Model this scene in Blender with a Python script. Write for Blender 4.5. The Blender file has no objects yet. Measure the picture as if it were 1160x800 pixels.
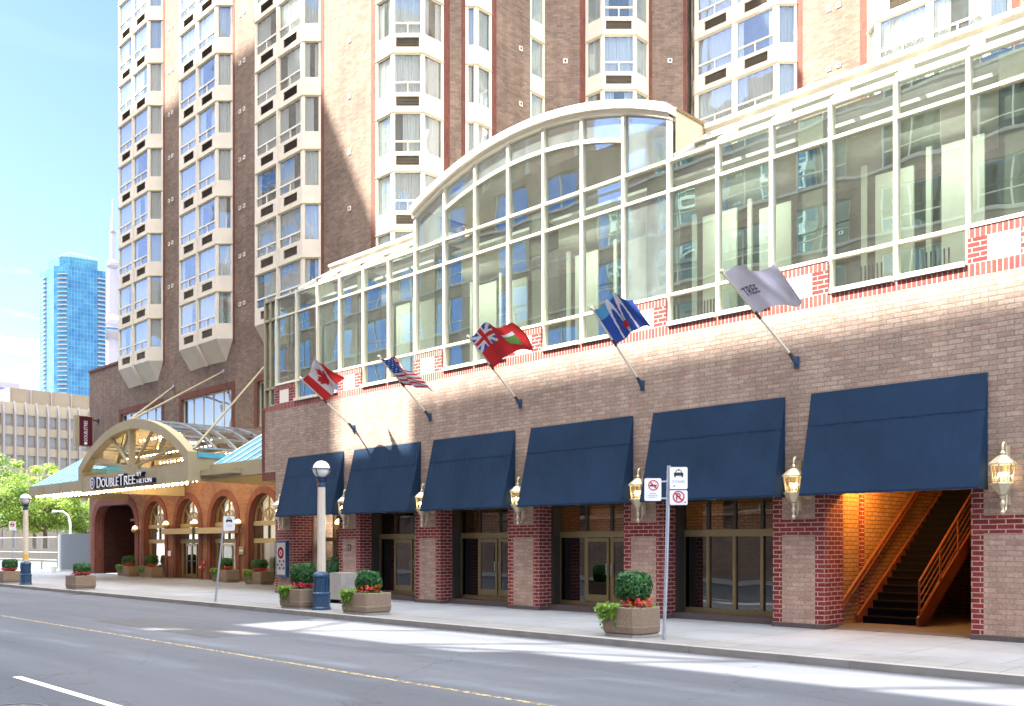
import bpy, math, random
from mathutils import Vector, Matrix
R = math.radians
PI = math.pi
SQ = math.sqrt(2)
rng = random.Random(7)
scene = bpy.context.scene
COL = scene.collection

# ------------------------------------------------------------------ materials
def mat_new(name):
    m = bpy.data.materials.new(name); m.use_nodes = True
    nt = m.node_tree
    for n in list(nt.nodes): nt.nodes.remove(n)
    out = nt.nodes.new('ShaderNodeOutputMaterial')
    return m, nt, out

def N(nt, t, **kw):
    n = nt.nodes.new(t)
    for k, v in kw.items():
        if k in n.inputs: n.inputs[k].default_value = v
        else: setattr(n, k, v)
    return n

def rgba(c): return (c[0], c[1], c[2], 1.0)

def ramp(nt, src, p0, c0, p1, c1):
    r = N(nt, 'ShaderNodeValToRGB')
    r.color_ramp.elements[0].position = p0; r.color_ramp.elements[0].color = rgba(c0)
    r.color_ramp.elements[1].position = p1; r.color_ramp.elements[1].color = rgba(c1)
    nt.links.new(src, r.inputs[0]); return r

def mixc(nt, fac, a, b, mode='MIX'):
    m = N(nt, 'ShaderNodeMix'); m.data_type = 'RGBA'; m.blend_type = mode
    if isinstance(fac, (int, float)): m.inputs[0].default_value = fac
    else: nt.links.new(fac, m.inputs[0])
    for i, x in ((6, a), (7, b)):
        if isinstance(x, (tuple, list)): m.inputs[i].default_value = rgba(x)
        else: nt.links.new(x, m.inputs[i])
    return m.outputs[2]

def plain(name, c, rough=0.6, metal=0.0, var=0.12, scale=3.0, bump=0.0, bscale=60.0, spec=0.4, coat=0.0):
    m, nt, out = mat_new(name)
    b = N(nt, 'ShaderNodeBsdfPrincipled', Roughness=rough, Metallic=metal)
    b.inputs['Specular IOR Level'].default_value = spec
    if coat: b.inputs['Coat Weight'].default_value = coat
    g = N(nt, 'ShaderNodeNewGeometry')
    n1 = N(nt, 'ShaderNodeTexNoise', Scale=scale, Detail=5.0, Roughness=0.65)
    nt.links.new(g.outputs['Position'], n1.inputs['Vector'])
    r = ramp(nt, n1.outputs['Fac'], 0.25, [x*(1-var) for x in c], 0.75, [min(1, x*(1+var)) for x in c])
    nt.links.new(r.outputs[0], b.inputs['Base Color'])
    if bump:
        n2 = N(nt, 'ShaderNodeTexNoise', Scale=bscale, Detail=3.0)
        nt.links.new(g.outputs['Position'], n2.inputs['Vector'])
        bp = N(nt, 'ShaderNodeBump', Strength=bump, Distance=0.01)
        nt.links.new(n2.outputs['Fac'], bp.inputs['Height']); nt.links.new(bp.outputs[0], b.inputs['Normal'])
    nt.links.new(b.outputs[0], out.inputs[0])
    return m

def emit(name, c, s):
    m, nt, out = mat_new(name)
    e = N(nt, 'ShaderNodeEmission', Color=rgba(c), Strength=s)
    nt.links.new(e.outputs[0], out.inputs[0]); return m

def brick(name, c1, c2, mortar, bw=0.3, bh=0.1, ms=0.012, bump=0.6, stain=0.25, rough=0.85, offset=0.5, spot=None):
    m, nt, out = mat_new(name)
    uv = N(nt, 'ShaderNodeUVMap')
    g = N(nt, 'ShaderNodeNewGeometry')
    b = N(nt, 'ShaderNodeBsdfPrincipled', Roughness=rough)
    b.inputs['Specular IOR Level'].default_value = 0.25
    # slight wobble so the courses are not ruler straight
    nw = N(nt, 'ShaderNodeTexNoise', Scale=2.3, Detail=2.0)
    nt.links.new(uv.outputs[0], nw.inputs['Vector'])
    sub = N(nt, 'ShaderNodeVectorMath', operation='SUBTRACT'); sub.inputs[1].default_value = (.5, .5, .5)
    nt.links.new(nw.outputs['Color'], sub.inputs[0])
    sc = N(nt, 'ShaderNodeVectorMath', operation='SCALE'); sc.inputs[3].default_value = 0.012
    nt.links.new(sub.outputs[0], sc.inputs[0])
    add = N(nt, 'ShaderNodeVectorMath', operation='ADD')
    nt.links.new(uv.outputs[0], add.inputs[0]); nt.links.new(sc.outputs[0], add.inputs[1])
    t = N(nt, 'ShaderNodeTexBrick', Scale=1.0)
    t.inputs['Color1'].default_value = rgba(c1); t.inputs['Color2'].default_value = rgba(c2); t.inputs['Mortar'].default_value = rgba(mortar)
    t.inputs['Mortar Size'].default_value = ms; t.inputs['Mortar Smooth'].default_value = 0.3
    t.inputs['Brick Width'].default_value = bw; t.inputs['Row Height'].default_value = bh; t.inputs['Bias'].default_value = 0.0
    t.offset = offset
    nt.links.new(add.outputs[0], t.inputs['Vector'])
    # large weather stains and fine grain
    n1 = N(nt, 'ShaderNodeTexNoise', Scale=0.45, Detail=7.0, Roughness=0.7)
    nt.links.new(g.outputs['Position'], n1.inputs['Vector'])
    r1 = ramp(nt, n1.outputs['Fac'], 0.3, (1-stain, 1-stain, 1-stain), 0.7, (1+stain*.4, 1+stain*.35, 1+stain*.3))
    c = mixc(nt, 1.0, t.outputs['Color'], r1.outputs[0], 'MULTIPLY')
    n2 = N(nt, 'ShaderNodeTexNoise', Scale=22.0, Detail=4.0, Roughness=0.7)
    nt.links.new(g.outputs['Position'], n2.inputs['Vector'])
    r2 = ramp(nt, n2.outputs['Fac'], 0.25, (.68, .68, .68), 0.75, (1.3, 1.28, 1.26))
    c = mixc(nt, 1.0, c, r2.outputs[0], 'MULTIPLY')
    ws = N(nt, 'ShaderNodeTexNoise', Scale=1.0, Detail=5.0, Roughness=.6)     # rain streaks
    mw = N(nt, 'ShaderNodeMapping'); mw.inputs['Scale'].default_value = (2.6, .16, 1)
    nt.links.new(uv.outputs[0], mw.inputs[0]); nt.links.new(mw.outputs[0], ws.inputs['Vector'])
    rw = ramp(nt, ws.outputs['Fac'], .38, (.74, .73, .72), .62, (1.08, 1.08, 1.08))
    c = mixc(nt, .42, c, rw.outputs[0], 'MULTIPLY')
    if spot:   # some odd bricks of another firing
        wn = N(nt, 'ShaderNodeTexNoise', Scale=1.0, Detail=2.0)
        mp = N(nt, 'ShaderNodeMapping'); mp.inputs['Scale'].default_value = (3.1, 9.0, 1)
        nt.links.new(uv.outputs[0], mp.inputs[0]); nt.links.new(mp.outputs[0], wn.inputs['Vector'])
        rr = ramp(nt, wn.outputs['Fac'], 0.6, (0, 0, 0), 0.72, (.75, .75, .75))
        c = mixc(nt, rr.outputs[0], c, spot)
    nt.links.new(c, b.inputs['Base Color'])
    inv = N(nt, 'ShaderNodeMath', operation='SUBTRACT'); inv.inputs[0].default_value = 1.0
    nt.links.new(t.outputs['Fac'], inv.inputs[1])
    ad = N(nt, 'ShaderNodeMath', operation='MULTIPLY_ADD'); ad.inputs[1].default_value = 0.5
    nt.links.new(n2.outputs['Fac'], ad.inputs[0]); nt.links.new(inv.outputs[0], ad.inputs[2])
    bp = N(nt, 'ShaderNodeBump', Strength=bump, Distance=0.012)
    nt.links.new(ad.outputs[0], bp.inputs['Height']); nt.links.new(bp.outputs[0], b.inputs['Normal'])
    nt.links.new(b.outputs[0], out.inputs[0])
    return m

def glass(name, tint=(.75, .85, .8), refl=0.3, edge=0.6, gcol=(.95, .98, 1), wave=0.02, rough=0.0, wscale=0.8, haze=0.0):
    m, nt, out = mat_new(name)
    tr = N(nt, 'ShaderNodeBsdfTransparent', Color=rgba(tint))
    gl = N(nt, 'ShaderNodeBsdfGlossy', Color=rgba(gcol), Roughness=rough)
    g = N(nt, 'ShaderNodeNewGeometry')
    n1 = N(nt, 'ShaderNodeTexNoise', Scale=wscale, Detail=1.0)
    nt.links.new(g.outputs['Position'], n1.inputs['Vector'])
    bp = N(nt, 'ShaderNodeBump', Strength=1.0, Distance=wave)
    nt.links.new(n1.outputs['Fac'], bp.inputs['Height']); nt.links.new(bp.outputs[0], gl.inputs['Normal'])
    lw = N(nt, 'ShaderNodeLayerWeight', Blend=0.35)
    ma = N(nt, 'ShaderNodeMath', operation='MULTIPLY_ADD', use_clamp=True)
    ma.inputs[1].default_value = edge; ma.inputs[2].default_value = refl
    nt.links.new(lw.outputs['Fresnel'], ma.inputs[0])
    mx = N(nt, 'ShaderNodeMixShader')
    nt.links.new(ma.outputs[0], mx.inputs[0]); nt.links.new(tr.outputs[0], mx.inputs[1]); nt.links.new(gl.outputs[0], mx.inputs[2])
    fin = mx.outputs[0]
    if haze:  # pale uneven film mixed in to lift the dark panes
        df = N(nt, 'ShaderNodeBsdfDiffuse', Color=(.58, .76, .74, 1)); n3 = N(nt, 'ShaderNodeTexNoise', Scale=1.1, Detail=6.0, Roughness=.7)
        mp3 = N(nt, 'ShaderNodeMapping'); mp3.inputs['Scale'].default_value = (1.2, 1.2, .35); nt.links.new(g.outputs['Position'], mp3.inputs[0]); nt.links.new(mp3.outputs[0], n3.inputs['Vector'])
        r3 = ramp(nt, n3.outputs['Fac'], .3, (haze*.35,)*3, .75, (haze*1.6,)*3)
        m3 = N(nt, 'ShaderNodeMixShader'); nt.links.new(r3.outputs[0], m3.inputs[0]); nt.links.new(fin, m3.inputs[1]); nt.links.new(df.outputs[0], m3.inputs[2]); fin = m3.outputs[0]
    nt.links.new(fin, out.inputs[0])
    return m

def leafmat(name, c, var=0.35, trans=0.35):
    m, nt, out = mat_new(name)
    oi = N(nt, 'ShaderNodeNewGeometry')
    d = N(nt, 'ShaderNodeBsdfPrincipled', Roughness=0.55); t = N(nt, 'ShaderNodeBsdfTranslucent')
    r = ramp(nt, oi.outputs['Random Per Island'], 0.0, [x*(1-var) for x in c], 1.0, [x*(1+var) for x in c])
    nt.links.new(r.outputs[0], d.inputs['Base Color'])
    nt.links.new(r.outputs[0], t.inputs['Color'])
    mx = N(nt, 'ShaderNodeMixShader'); mx.inputs[0].default_value = trans
    nt.links.new(d.outputs[0], mx.inputs[1]); nt.links.new(t.outputs[0], mx.inputs[2])
    nt.links.new(mx.outputs[0], out.inputs[0]); return m

M = {}
M['tan_brick'] = brick('tan_brick', (.45, .355, .295), (.33, .25, .208), (.255, .215, .188), stain=.3, bump=.55, spot=(.33, .17, .13))
M['tower_brick'] = brick('tower_brick', (.275, .2, .155), (.185, .13, .1), (.18, .145, .12), stain=.32, bump=.6)
M['inset_brick'] = brick('inset_brick', (.52, .37, .3), (.37, .26, .21), (.34, .26, .225), stain=.25, bump=.6)
M['red_brick'] = brick('red_brick', (.27, .045, .04), (.17, .03, .03), (.5, .38, .35), bw=.3, ms=.011, stain=.22, bump=.6)
M['red_soldier'] = brick('red_soldier', (.30, .075, .06), (.22, .05, .045), (.5, .4, .36), bw=.1, bh=.45, ms=.012, stain=.15, offset=0.0)
M['dark_red'] = brick('dark_red', (.2, .075, .055), (.15, .055, .04), (.14, .07, .06), bw=.1, bh=.3, ms=.006, stain=.2, offset=0)
M['arch_brick'] = brick('arch_brick', (.32, .17, .11), (.24, .12, .08), (.2, .13, .1), stain=.2)
M['ring_brick'] = brick('ring_brick', (.22, .08, .06), (.16, .055, .04), (.13, .07, .06), bw=.12, bh=.5, ms=.006, stain=.2, offset=0)
M['stair_brick'] = brick('stair_brick', (.40, .25, .12), (.32, .19, .085), (.15, .09, .06), stain=.15)
M['opp_brick'] = brick('opp_brick', (.42, .31, .25), (.32, .23, .185), (.34, .28, .25), stain=.3)
M['precast'] = plain('precast', (.66, .6, .49), .75, var=.1, scale=1.2, bump=.1)
M['precast_trim'] = plain('precast_trim', (.5, .43, .26), .7, var=.12)
M['white_frame'] = plain('white_frame', (.74, .7, .58), .45, var=.04)
M['white_panel'] = plain('white_panel', (.76, .73, .66), .8, var=.06, bump=.1)
M['beige_stucco'] = plain('beige_stucco', (.6, .49, .33), .85, var=.06, bump=.15)
M['canopy_beige'] = plain('canopy_beige', (.35, .3, .19), .7, var=.12, scale=.8)
M['canopy_dark'] = plain('canopy_dark', (.2, .175, .13), .7, var=.1)
M['blue_roof'] = plain('blue_roof', (.1, .34, .45), .4, var=.1, spec=.5)
M['seam_blue'] = plain('seam_blue', (.5, .66, .7), .4, var=.1)
M['soffit'] = plain('soffit', (.45, .36, .24), .8, var=.05)
M['bronze'] = plain('bronze', (.27, .21, .11), .38, metal=.55, var=.1)
M['bronze_dark'] = plain('bronze_dark', (.07, .06, .05), .4, metal=.4, var=.1)
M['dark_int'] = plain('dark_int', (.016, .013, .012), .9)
M['granite'] = plain('granite', (.1, .08, .08), .45, var=.5, scale=40)
M['navy'] = plain('navy', (.012, .03, .066), .85, var=.22, scale=.9, bump=.4, bscale=2.2, spec=.12)
M['navy_dark'] = plain('navy_dark', (.012, .025, .06), .8)
M['brass'] = plain('brass', (.66, .58, .4), .38, metal=.45, var=.15, scale=20)
M['gold'] = plain('gold', (.6, .36, .12), .3, metal=.8)
M['lamp_blue'] = plain('lamp_blue', (.02, .06, .13), .4, var=.2, coat=.3)
M['lamp_pole'] = plain('lamp_pole', (.6, .55, .47), .6, var=.08, scale=6)
M['globe'] = plain('globe', (.85, .85, .78), .25, var=.02)
M['steel'] = plain('steel', (.42, .45, .5), .4, metal=.6, var=.15, scale=12)
M['sign_white'] = plain('sign_white', (.78, .8, .84), .4, var=.02)
M['poster_paper'] = plain('poster_paper', (.42, .4, .38), .6)
M['sign_black'] = plain('sign_black', (.02, .02, .025), .5)
M['sign_red'] = plain('sign_red', (.55, .02, .03), .45)
M['sign_maroon'] = plain('sign_maroon', (.085, .006, .018), .4, var=.05)
M['letter_navy'] = plain('letter_navy', (.012, .014, .06), .4)
M['letter_white'] = plain('letter_white', (.8, .8, .82), .4)
M['concrete'] = plain('concrete', (.36, .345, .33), .9, var=.18, scale=2.0, bump=.3)
M['ground'] = plain('ground', (.2, .195, .18), .9, var=.15, scale=.3)
M['wall_cream'] = plain('wall_cream', (.27, .25, .2), .8)
M['concrete_light'] = plain('concrete_light', (.5, .48, .44), .85, var=.12, scale=1.0, bump=.2)
M['aggregate'] = plain('aggregate', (.25, .19, .14), .9, var=.6, scale=55, bump=.9, bscale=90)
M['soil'] = plain('soil', (.05, .035, .025), .95)
M['bark'] = plain('bark', (.12, .085, .06), .9, var=.3, scale=10, bump=.5)
M['leaf_dark'] = leafmat('leaf_dark', (.035, .14, .045), var=.5)
M['leaf_lime'] = leafmat('leaf_lime', (.2, .36, .03))
M['leaf_mid'] = leafmat('leaf_mid', (.075, .2, .04))
M['leaf_tree'] = leafmat('leaf_tree', (.23, .34, .05), var=.4, trans=.45)
M['leaf_tree2'] = leafmat('leaf_tree2', (.12, .22, .035), var=.4, trans=.4)
M['petal_red'] = leafmat('petal_red', (.6, .035, .03), .3)
M['petal_pink'] = leafmat('petal_pink', (.65, .06, .16), .3)
M['petal_orange'] = leafmat('petal_orange', (.75, .18, .02), .3)
M['alcove_floor'] = plain('alcove_floor', (.12, .12, .125), .85, var=.25, bump=.2)
M['stair_orange'] = plain('stair_orange', (.17, .06, .035), .5, var=.12)
M['stair_dark'] = plain('stair_dark', (.008, .008, .014), .9, spec=.03)
M['tread'] = plain('tread', (.01, .01, .014), .8, spec=.05)
M['hoard_grey'] = plain('hoard_grey', (.13, .15, .17), .7, var=.05)
M['fence_metal'] = plain('fence_metal', (.3, .32, .34), .5, metal=.4)
M['flag_red'] = plain('flag_red', (.62, .025, .03), .7, var=.08)
M['flag_white'] = plain('flag_white', (.78, .77, .8), .7, var=.04)
M['flag_blue'] = plain('flag_blue', (.025, .09, .42), .7, var=.08)
M['flag_sky'] = plain('flag_sky', (.1, .35, .6), .7, var=.08)
M['flag_lilac'] = plain('flag_lilac', (.74, .73, .82), .7, var=.06)
M['flag_text'] = plain('flag_text', (.12, .11, .2), .7)
M['rubber'] = plain('rubber', (.03, .03, .03), .7)
M['yellow_sticker'] = plain('yellow_sticker', (.65, .4, .04), .5)
M['interior_pale'] = plain('interior_pale', (.74, .82, .72), .85, var=.05)
M['interior_wall'] = plain('interior_wall', (.16, .17, .13), .85, var=.1)
M['interior_floor'] = plain('interior_floor', (.25, .2, .12), .6, var=.2)
M['carpet_red'] = plain('carpet_red', (.2, .05, .03), .9)
M['cream_glow'] = emit('cream_glow', (1.0, .88, .6), .12)  # glow stands in for lamplit interior surfaces
M['warm_bulb'] = emit('warm_bulb', (1.0, .76, .4), 6.0)
M['candle'] = emit('candle', (1.0, .74, .4), 6.0)
M['sconce_lit'] = emit('sconce_lit', (1.0, .72, .36), .5)
M['lit_poster'] = emit('lit_poster', (1.0, .8, .3), .12)
M['int_white'] = plain('int_white', (.75, .75, .74), .8)
M['roof_grey'] = plain('roof_grey', (.3, .29, .28), .9)
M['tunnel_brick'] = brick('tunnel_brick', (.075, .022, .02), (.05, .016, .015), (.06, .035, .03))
M['grille'] = plain('grille', (.26, .22, .16), .6, metal=.2, var=.3, scale=8)
M['room_dark'] = plain('room_dark', (.15, .13, .1), .9, var=.2)
M['pod_white'] = plain('pod_white', (.31, .3, .35), .7, var=.05, scale=.05)
M['office_stone'] = plain('office_stone', (.3, .26, .19), .85, var=.12, scale=.3)
M['office_fin'] = plain('office_fin', (.24, .22, .22), .8, var=.1, scale=.3)
M['office_dark'] = plain('office_dark', (.2, .17, .13), .8, var=.15, scale=.2)
M['logo_blue'] = plain('logo_blue', (.12, .13, .5), .5)

M['glass_podium'] = glass('glass_podium', (.78, .92, .83), .26, .5, (.84, .95, .96), wave=.005, wscale=.7, haze=.022)
M['glass_frost'] = glass('glass_frost', (.6, .66, .66), .38, .5, (.8, .92, 1.0), wave=.006, rough=.04, haze=.11)
M['glass_tower'] = glass('glass_tower', (.9, .96, .98), .2, .5, (.95, 1.0, .97), wave=.009, wscale=.9, haze=.07)
M['glass_door'] = glass('glass_door', (.08, .08, .078), .1, .55, wave=.004)
M['glass_clear'] = glass('glass_clear', (.95, .95, .92), .06, .4, wave=.003)
M['glass_roof'] = glass('glass_roof', (.62, .66, .66), .3, .6, wave=.004)
M['glass_lantern'] = glass('glass_lantern', (1, .95, .85), .06, .3, wave=.003, wscale=20)
M['glass_opp'] = glass('glass_opp', (.3, .4, .5), .7, .3, (.5, .8, 1.0), wave=.006, wscale=.6)

# curtains: pleated, off-white
def curtain(name, c):
    m, nt, out = mat_new(name)
    b = N(nt, 'ShaderNodeBsdfPrincipled', Roughness=.9)
    oi = N(nt, 'ShaderNodeObjectInfo')
    r = ramp(nt, oi.outputs['Random'], 0, [x*.8 for x in c], 1, [min(1, x*1.08) for x in c])
    nt.links.new(r.outputs[0], b.inputs['Base Color'])
    t = N(nt, 'ShaderNodeBsdfTranslucent'); nt.links.new(r.outputs[0], t.inputs['Color'])
    mx = N(nt, 'ShaderNodeMixShader'); mx.inputs[0].default_value = .12
    nt.links.new(b.outputs[0], mx.inputs[1]); nt.links.new(t.outputs[0], mx.inputs[2])
    nt.links.new(mx.outputs[0], out.inputs[0]); return m
M['curtain'] = curtain('curtain', (.93, .94, .87))

# asphalt
def asphalt():
    m, nt, out = mat_new('asphalt')
    b = N(nt, 'ShaderNodeBsdfPrincipled', Roughness=.85); b.inputs['Specular IOR Level'].default_value = .3
    g = N(nt, 'ShaderNodeNewGeometry')
    n1 = N(nt, 'ShaderNodeTexNoise', Scale=.35, Detail=6.0, Roughness=.6)
    mp = N(nt, 'ShaderNodeMapping'); mp.inputs['Scale'].default_value = (.25, 1.0, 1)
    nt.links.new(g.outputs['Position'], mp.inputs[0]); nt.links.new(mp.outputs[0], n1.inputs['Vector'])
    r1 = ramp(nt, n1.outputs['Fac'], .3, (.068, .077, .095), .7, (.096, .105, .125))
    n2 = N(nt, 'ShaderNodeTexNoise', Scale=65.0, Detail=4.0, Roughness=.8)
    nt.links.new(g.outputs['Position'], n2.inputs['Vector'])
    r2 = ramp(nt, n2.outputs['Fac'], .3, (.6, .6, .6), .72, (1.5, 1.5, 1.48))
    c = mixc(nt, 1.0, r1.outputs[0], r2.outputs[0], 'MULTIPLY')
    tw = N(nt, 'ShaderNodeTexNoise', Scale=1.0, Detail=4.0, Roughness=.6); mt_ = N(nt, 'ShaderNodeMapping'); mt_.inputs['Scale'].default_value = (.035, .75, 1)
    nt.links.new(g.outputs['Position'], mt_.inputs[0]); nt.links.new(mt_.outputs[0], tw.inputs['Vector'])
    rt = ramp(nt, tw.outputs['Fac'], .35, (.8, .8, .82), .65, (1.14, 1.13, 1.12)); c = mixc(nt, 1.0, c, rt.outputs[0], 'MULTIPLY')
    ol = N(nt, 'ShaderNodeTexNoise', Scale=.9, Detail=5.0, Roughness=.7); nt.links.new(g.outputs['Position'], ol.inputs['Vector'])
    ro = ramp(nt, ol.outputs['Fac'], .62, (1, 1, 1), .74, (.62, .62, .63)); c = mixc(nt, 1.0, c, ro.outputs[0], 'MULTIPLY')
    # hairline cracks
    v = N(nt, 'ShaderNodeTexVoronoi', Scale=.22); v.feature = 'DISTANCE_TO_EDGE'
    nz = N(nt, 'ShaderNodeTexNoise', Scale=1.5, Detail=4.0); nt.links.new(g.outputs['Position'], nz.inputs['Vector'])
    ad = N(nt, 'ShaderNodeVectorMath', operation='MULTIPLY_ADD'); ad.inputs[1].default_value = (.8, .8, .8)
    nt.links.new(nz.outputs['Color'], ad.inputs[0]); nt.links.new(g.outputs['Position'], ad.inputs[2]); nt.links.new(ad.outputs[0], v.inputs['Vector'])
    r3 = ramp(nt, v.outputs['Distance'], .0015, (.35, .35, .35), .004, (1, 1, 1))
    c = mixc(nt, .55, c, r3.outputs[0], 'MULTIPLY')
    nt.links.new(c, b.inputs['Base Color'])
    bp = N(nt, 'ShaderNodeBump', Strength=.5, Distance=.006)
    nt.links.new(n2.outputs['Fac'], bp.inputs['Height']); nt.links.new(bp.outputs[0], b.inputs['Normal'])
    nt.links.new(b.outputs[0], out.inputs[0]); return m
M['asphalt'] = asphalt()
M['asphalt_patch'] = plain('asphalt_patch', (.07,.073,.08), .9, var=.25, scale=6, bump=.4)

def paving(name, c, bw, bh, ms, jc=.55):
    m, nt, out = mat_new(name)
    b = N(nt, 'ShaderNodeBsdfPrincipled', Roughness=.85); b.inputs['Specular IOR Level'].default_value = .3
    g = N(nt, 'ShaderNodeNewGeometry')
    t = N(nt, 'ShaderNodeTexBrick', Scale=1.0); t.offset = 0.0
    t.inputs['Color1'].default_value = rgba(c); t.inputs['Color2'].default_value = rgba([x*.9 for x in c]); t.inputs['Mortar'].default_value = rgba([x*jc for x in c])
    t.inputs['Mortar Size'].default_value = ms; t.inputs['Brick Width'].default_value = bw; t.inputs['Row Height'].default_value = bh
    nt.links.new(g.outputs['Position'], t.inputs['Vector'])
    n1 = N(nt, 'ShaderNodeTexNoise', Scale=.6, Detail=7.0, Roughness=.7); nt.links.new(g.outputs['Position'], n1.inputs['Vector'])
    r1 = ramp(nt, n1.outputs['Fac'], .3, (.8, .8, .82), .7, (1.1, 1.1, 1.09))
    n2 = N(nt, 'ShaderNodeTexNoise', Scale=45.0, Detail=3.0); nt.links.new(g.outputs['Position'], n2.inputs['Vector'])
    r2 = ramp(nt, n2.outputs['Fac'], .3, (.86, .86, .86), .7, (1.1, 1.1, 1.1))
    cc = mixc(nt, 1.0, t.outputs['Color'], r1.outputs[0], 'MULTIPLY'); cc = mixc(nt, 1.0, cc, r2.outputs[0], 'MULTIPLY')
    # old gum and oil spots
    v = N(nt, 'ShaderNodeTexVoronoi', Scale=1.3); nt.links.new(g.outputs['Position'], v.inputs['Vector'])
    r3 = ramp(nt, v.outputs['Distance'], .03, (.7, .7, .7), .06, (1, 1, 1)); cc = mixc(nt, .6, cc, r3.outputs[0], 'MULTIPLY')
    nt.links.new(cc, b.inputs['Base Color'])
    nt.links.new(b.outputs[0], out.inputs[0]); return m
M['sidewalk'] = paving('sidewalk', (.248, .265, .288), 1.6, 1.55, .012)
M['kerb_paving'] = paving('kerb_paving', (.225, .23, .235), .75, .6, .012, .6)
M['kerb'] = plain('kerb', (.26, .255, .25), .9, var=.2, scale=1.5, bump=.3)

def paint(name, c, wear):
    m, nt, out = mat_new(name)
    b = N(nt, 'ShaderNodeBsdfPrincipled', Roughness=.7)
    b.inputs['Base Color'].default_value = rgba(c)
    tr = N(nt, 'ShaderNodeBsdfTransparent')
    g = N(nt, 'ShaderNodeNewGeometry'); n1 = N(nt, 'ShaderNodeTexNoise', Scale=14.0, Detail=6.0, Roughness=.8)
    nt.links.new(g.outputs['Position'], n1.inputs['Vector'])
    r = ramp(nt, n1.outputs['Fac'], wear-.06, (0, 0, 0), wear+.06, (1, 1, 1))
    mx = N(nt, 'ShaderNodeMixShader'); nt.links.new(r.outputs[0], mx.inputs[0]); nt.links.new(tr.outputs[0], mx.inputs[1]); nt.links.new(b.outputs[0], mx.inputs[2])
    nt.links.new(mx.outputs[0], out.inputs[0]); return m
M['paint_yellow'] = paint('paint_yellow', (.5, .4, .18), .5)
M['paint_white'] = paint('paint_white', (.7, .7, .7), .4)

# far glass tower: curtain wall with slab lines and odd panes
def curtain_wall(name, c1, c2, c3):
    m, nt, out = mat_new(name)
    uv = N(nt, 'ShaderNodeUVMap')
    b = N(nt, 'ShaderNodeBsdfPrincipled', Roughness=.12, Metallic=.15)
    b.inputs['Specular IOR Level'].default_value = .8
    t = N(nt, 'ShaderNodeTexBrick', Scale=1.0); t.offset = 0.0
    t.inputs['Color1'].default_value = rgba(c1); t.inputs['Color2'].default_value = rgba(c2); t.inputs['Mortar'].default_value = rgba(c3)
    t.inputs['Mortar Size'].default_value = .16; t.inputs['Brick Width'].default_value = 2.0; t.inputs['Row Height'].default_value = 3.0
    nt.links.new(uv.outputs[0], t.inputs['Vector'])
    n = N(nt, 'ShaderNodeTexNoise', Scale=.12, Detail=4.0); nt.links.new(uv.outputs[0], n.inputs['Vector'])
    r = ramp(nt, n.outputs['Fac'], .35, (.7, .8, .9), .65, (1.25, 1.2, 1.1))
    nt.links.new(mixc(nt, 1.0, t.outputs['Color'], r.outputs[0], 'MULTIPLY'), b.inputs['Base Color'])
    nt.links.new(b.outputs[0], out.inputs[0]); return m
M['far_blue'] = curtain_wall('far_blue', (.03, .12, .23), (.04, .17, .3), (.1, .23, .31))
M['far_cyan'] = curtain_wall('far_cyan', (.05, .19, .27), (.07, .24, .32), (.11, .27, .33))

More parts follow.
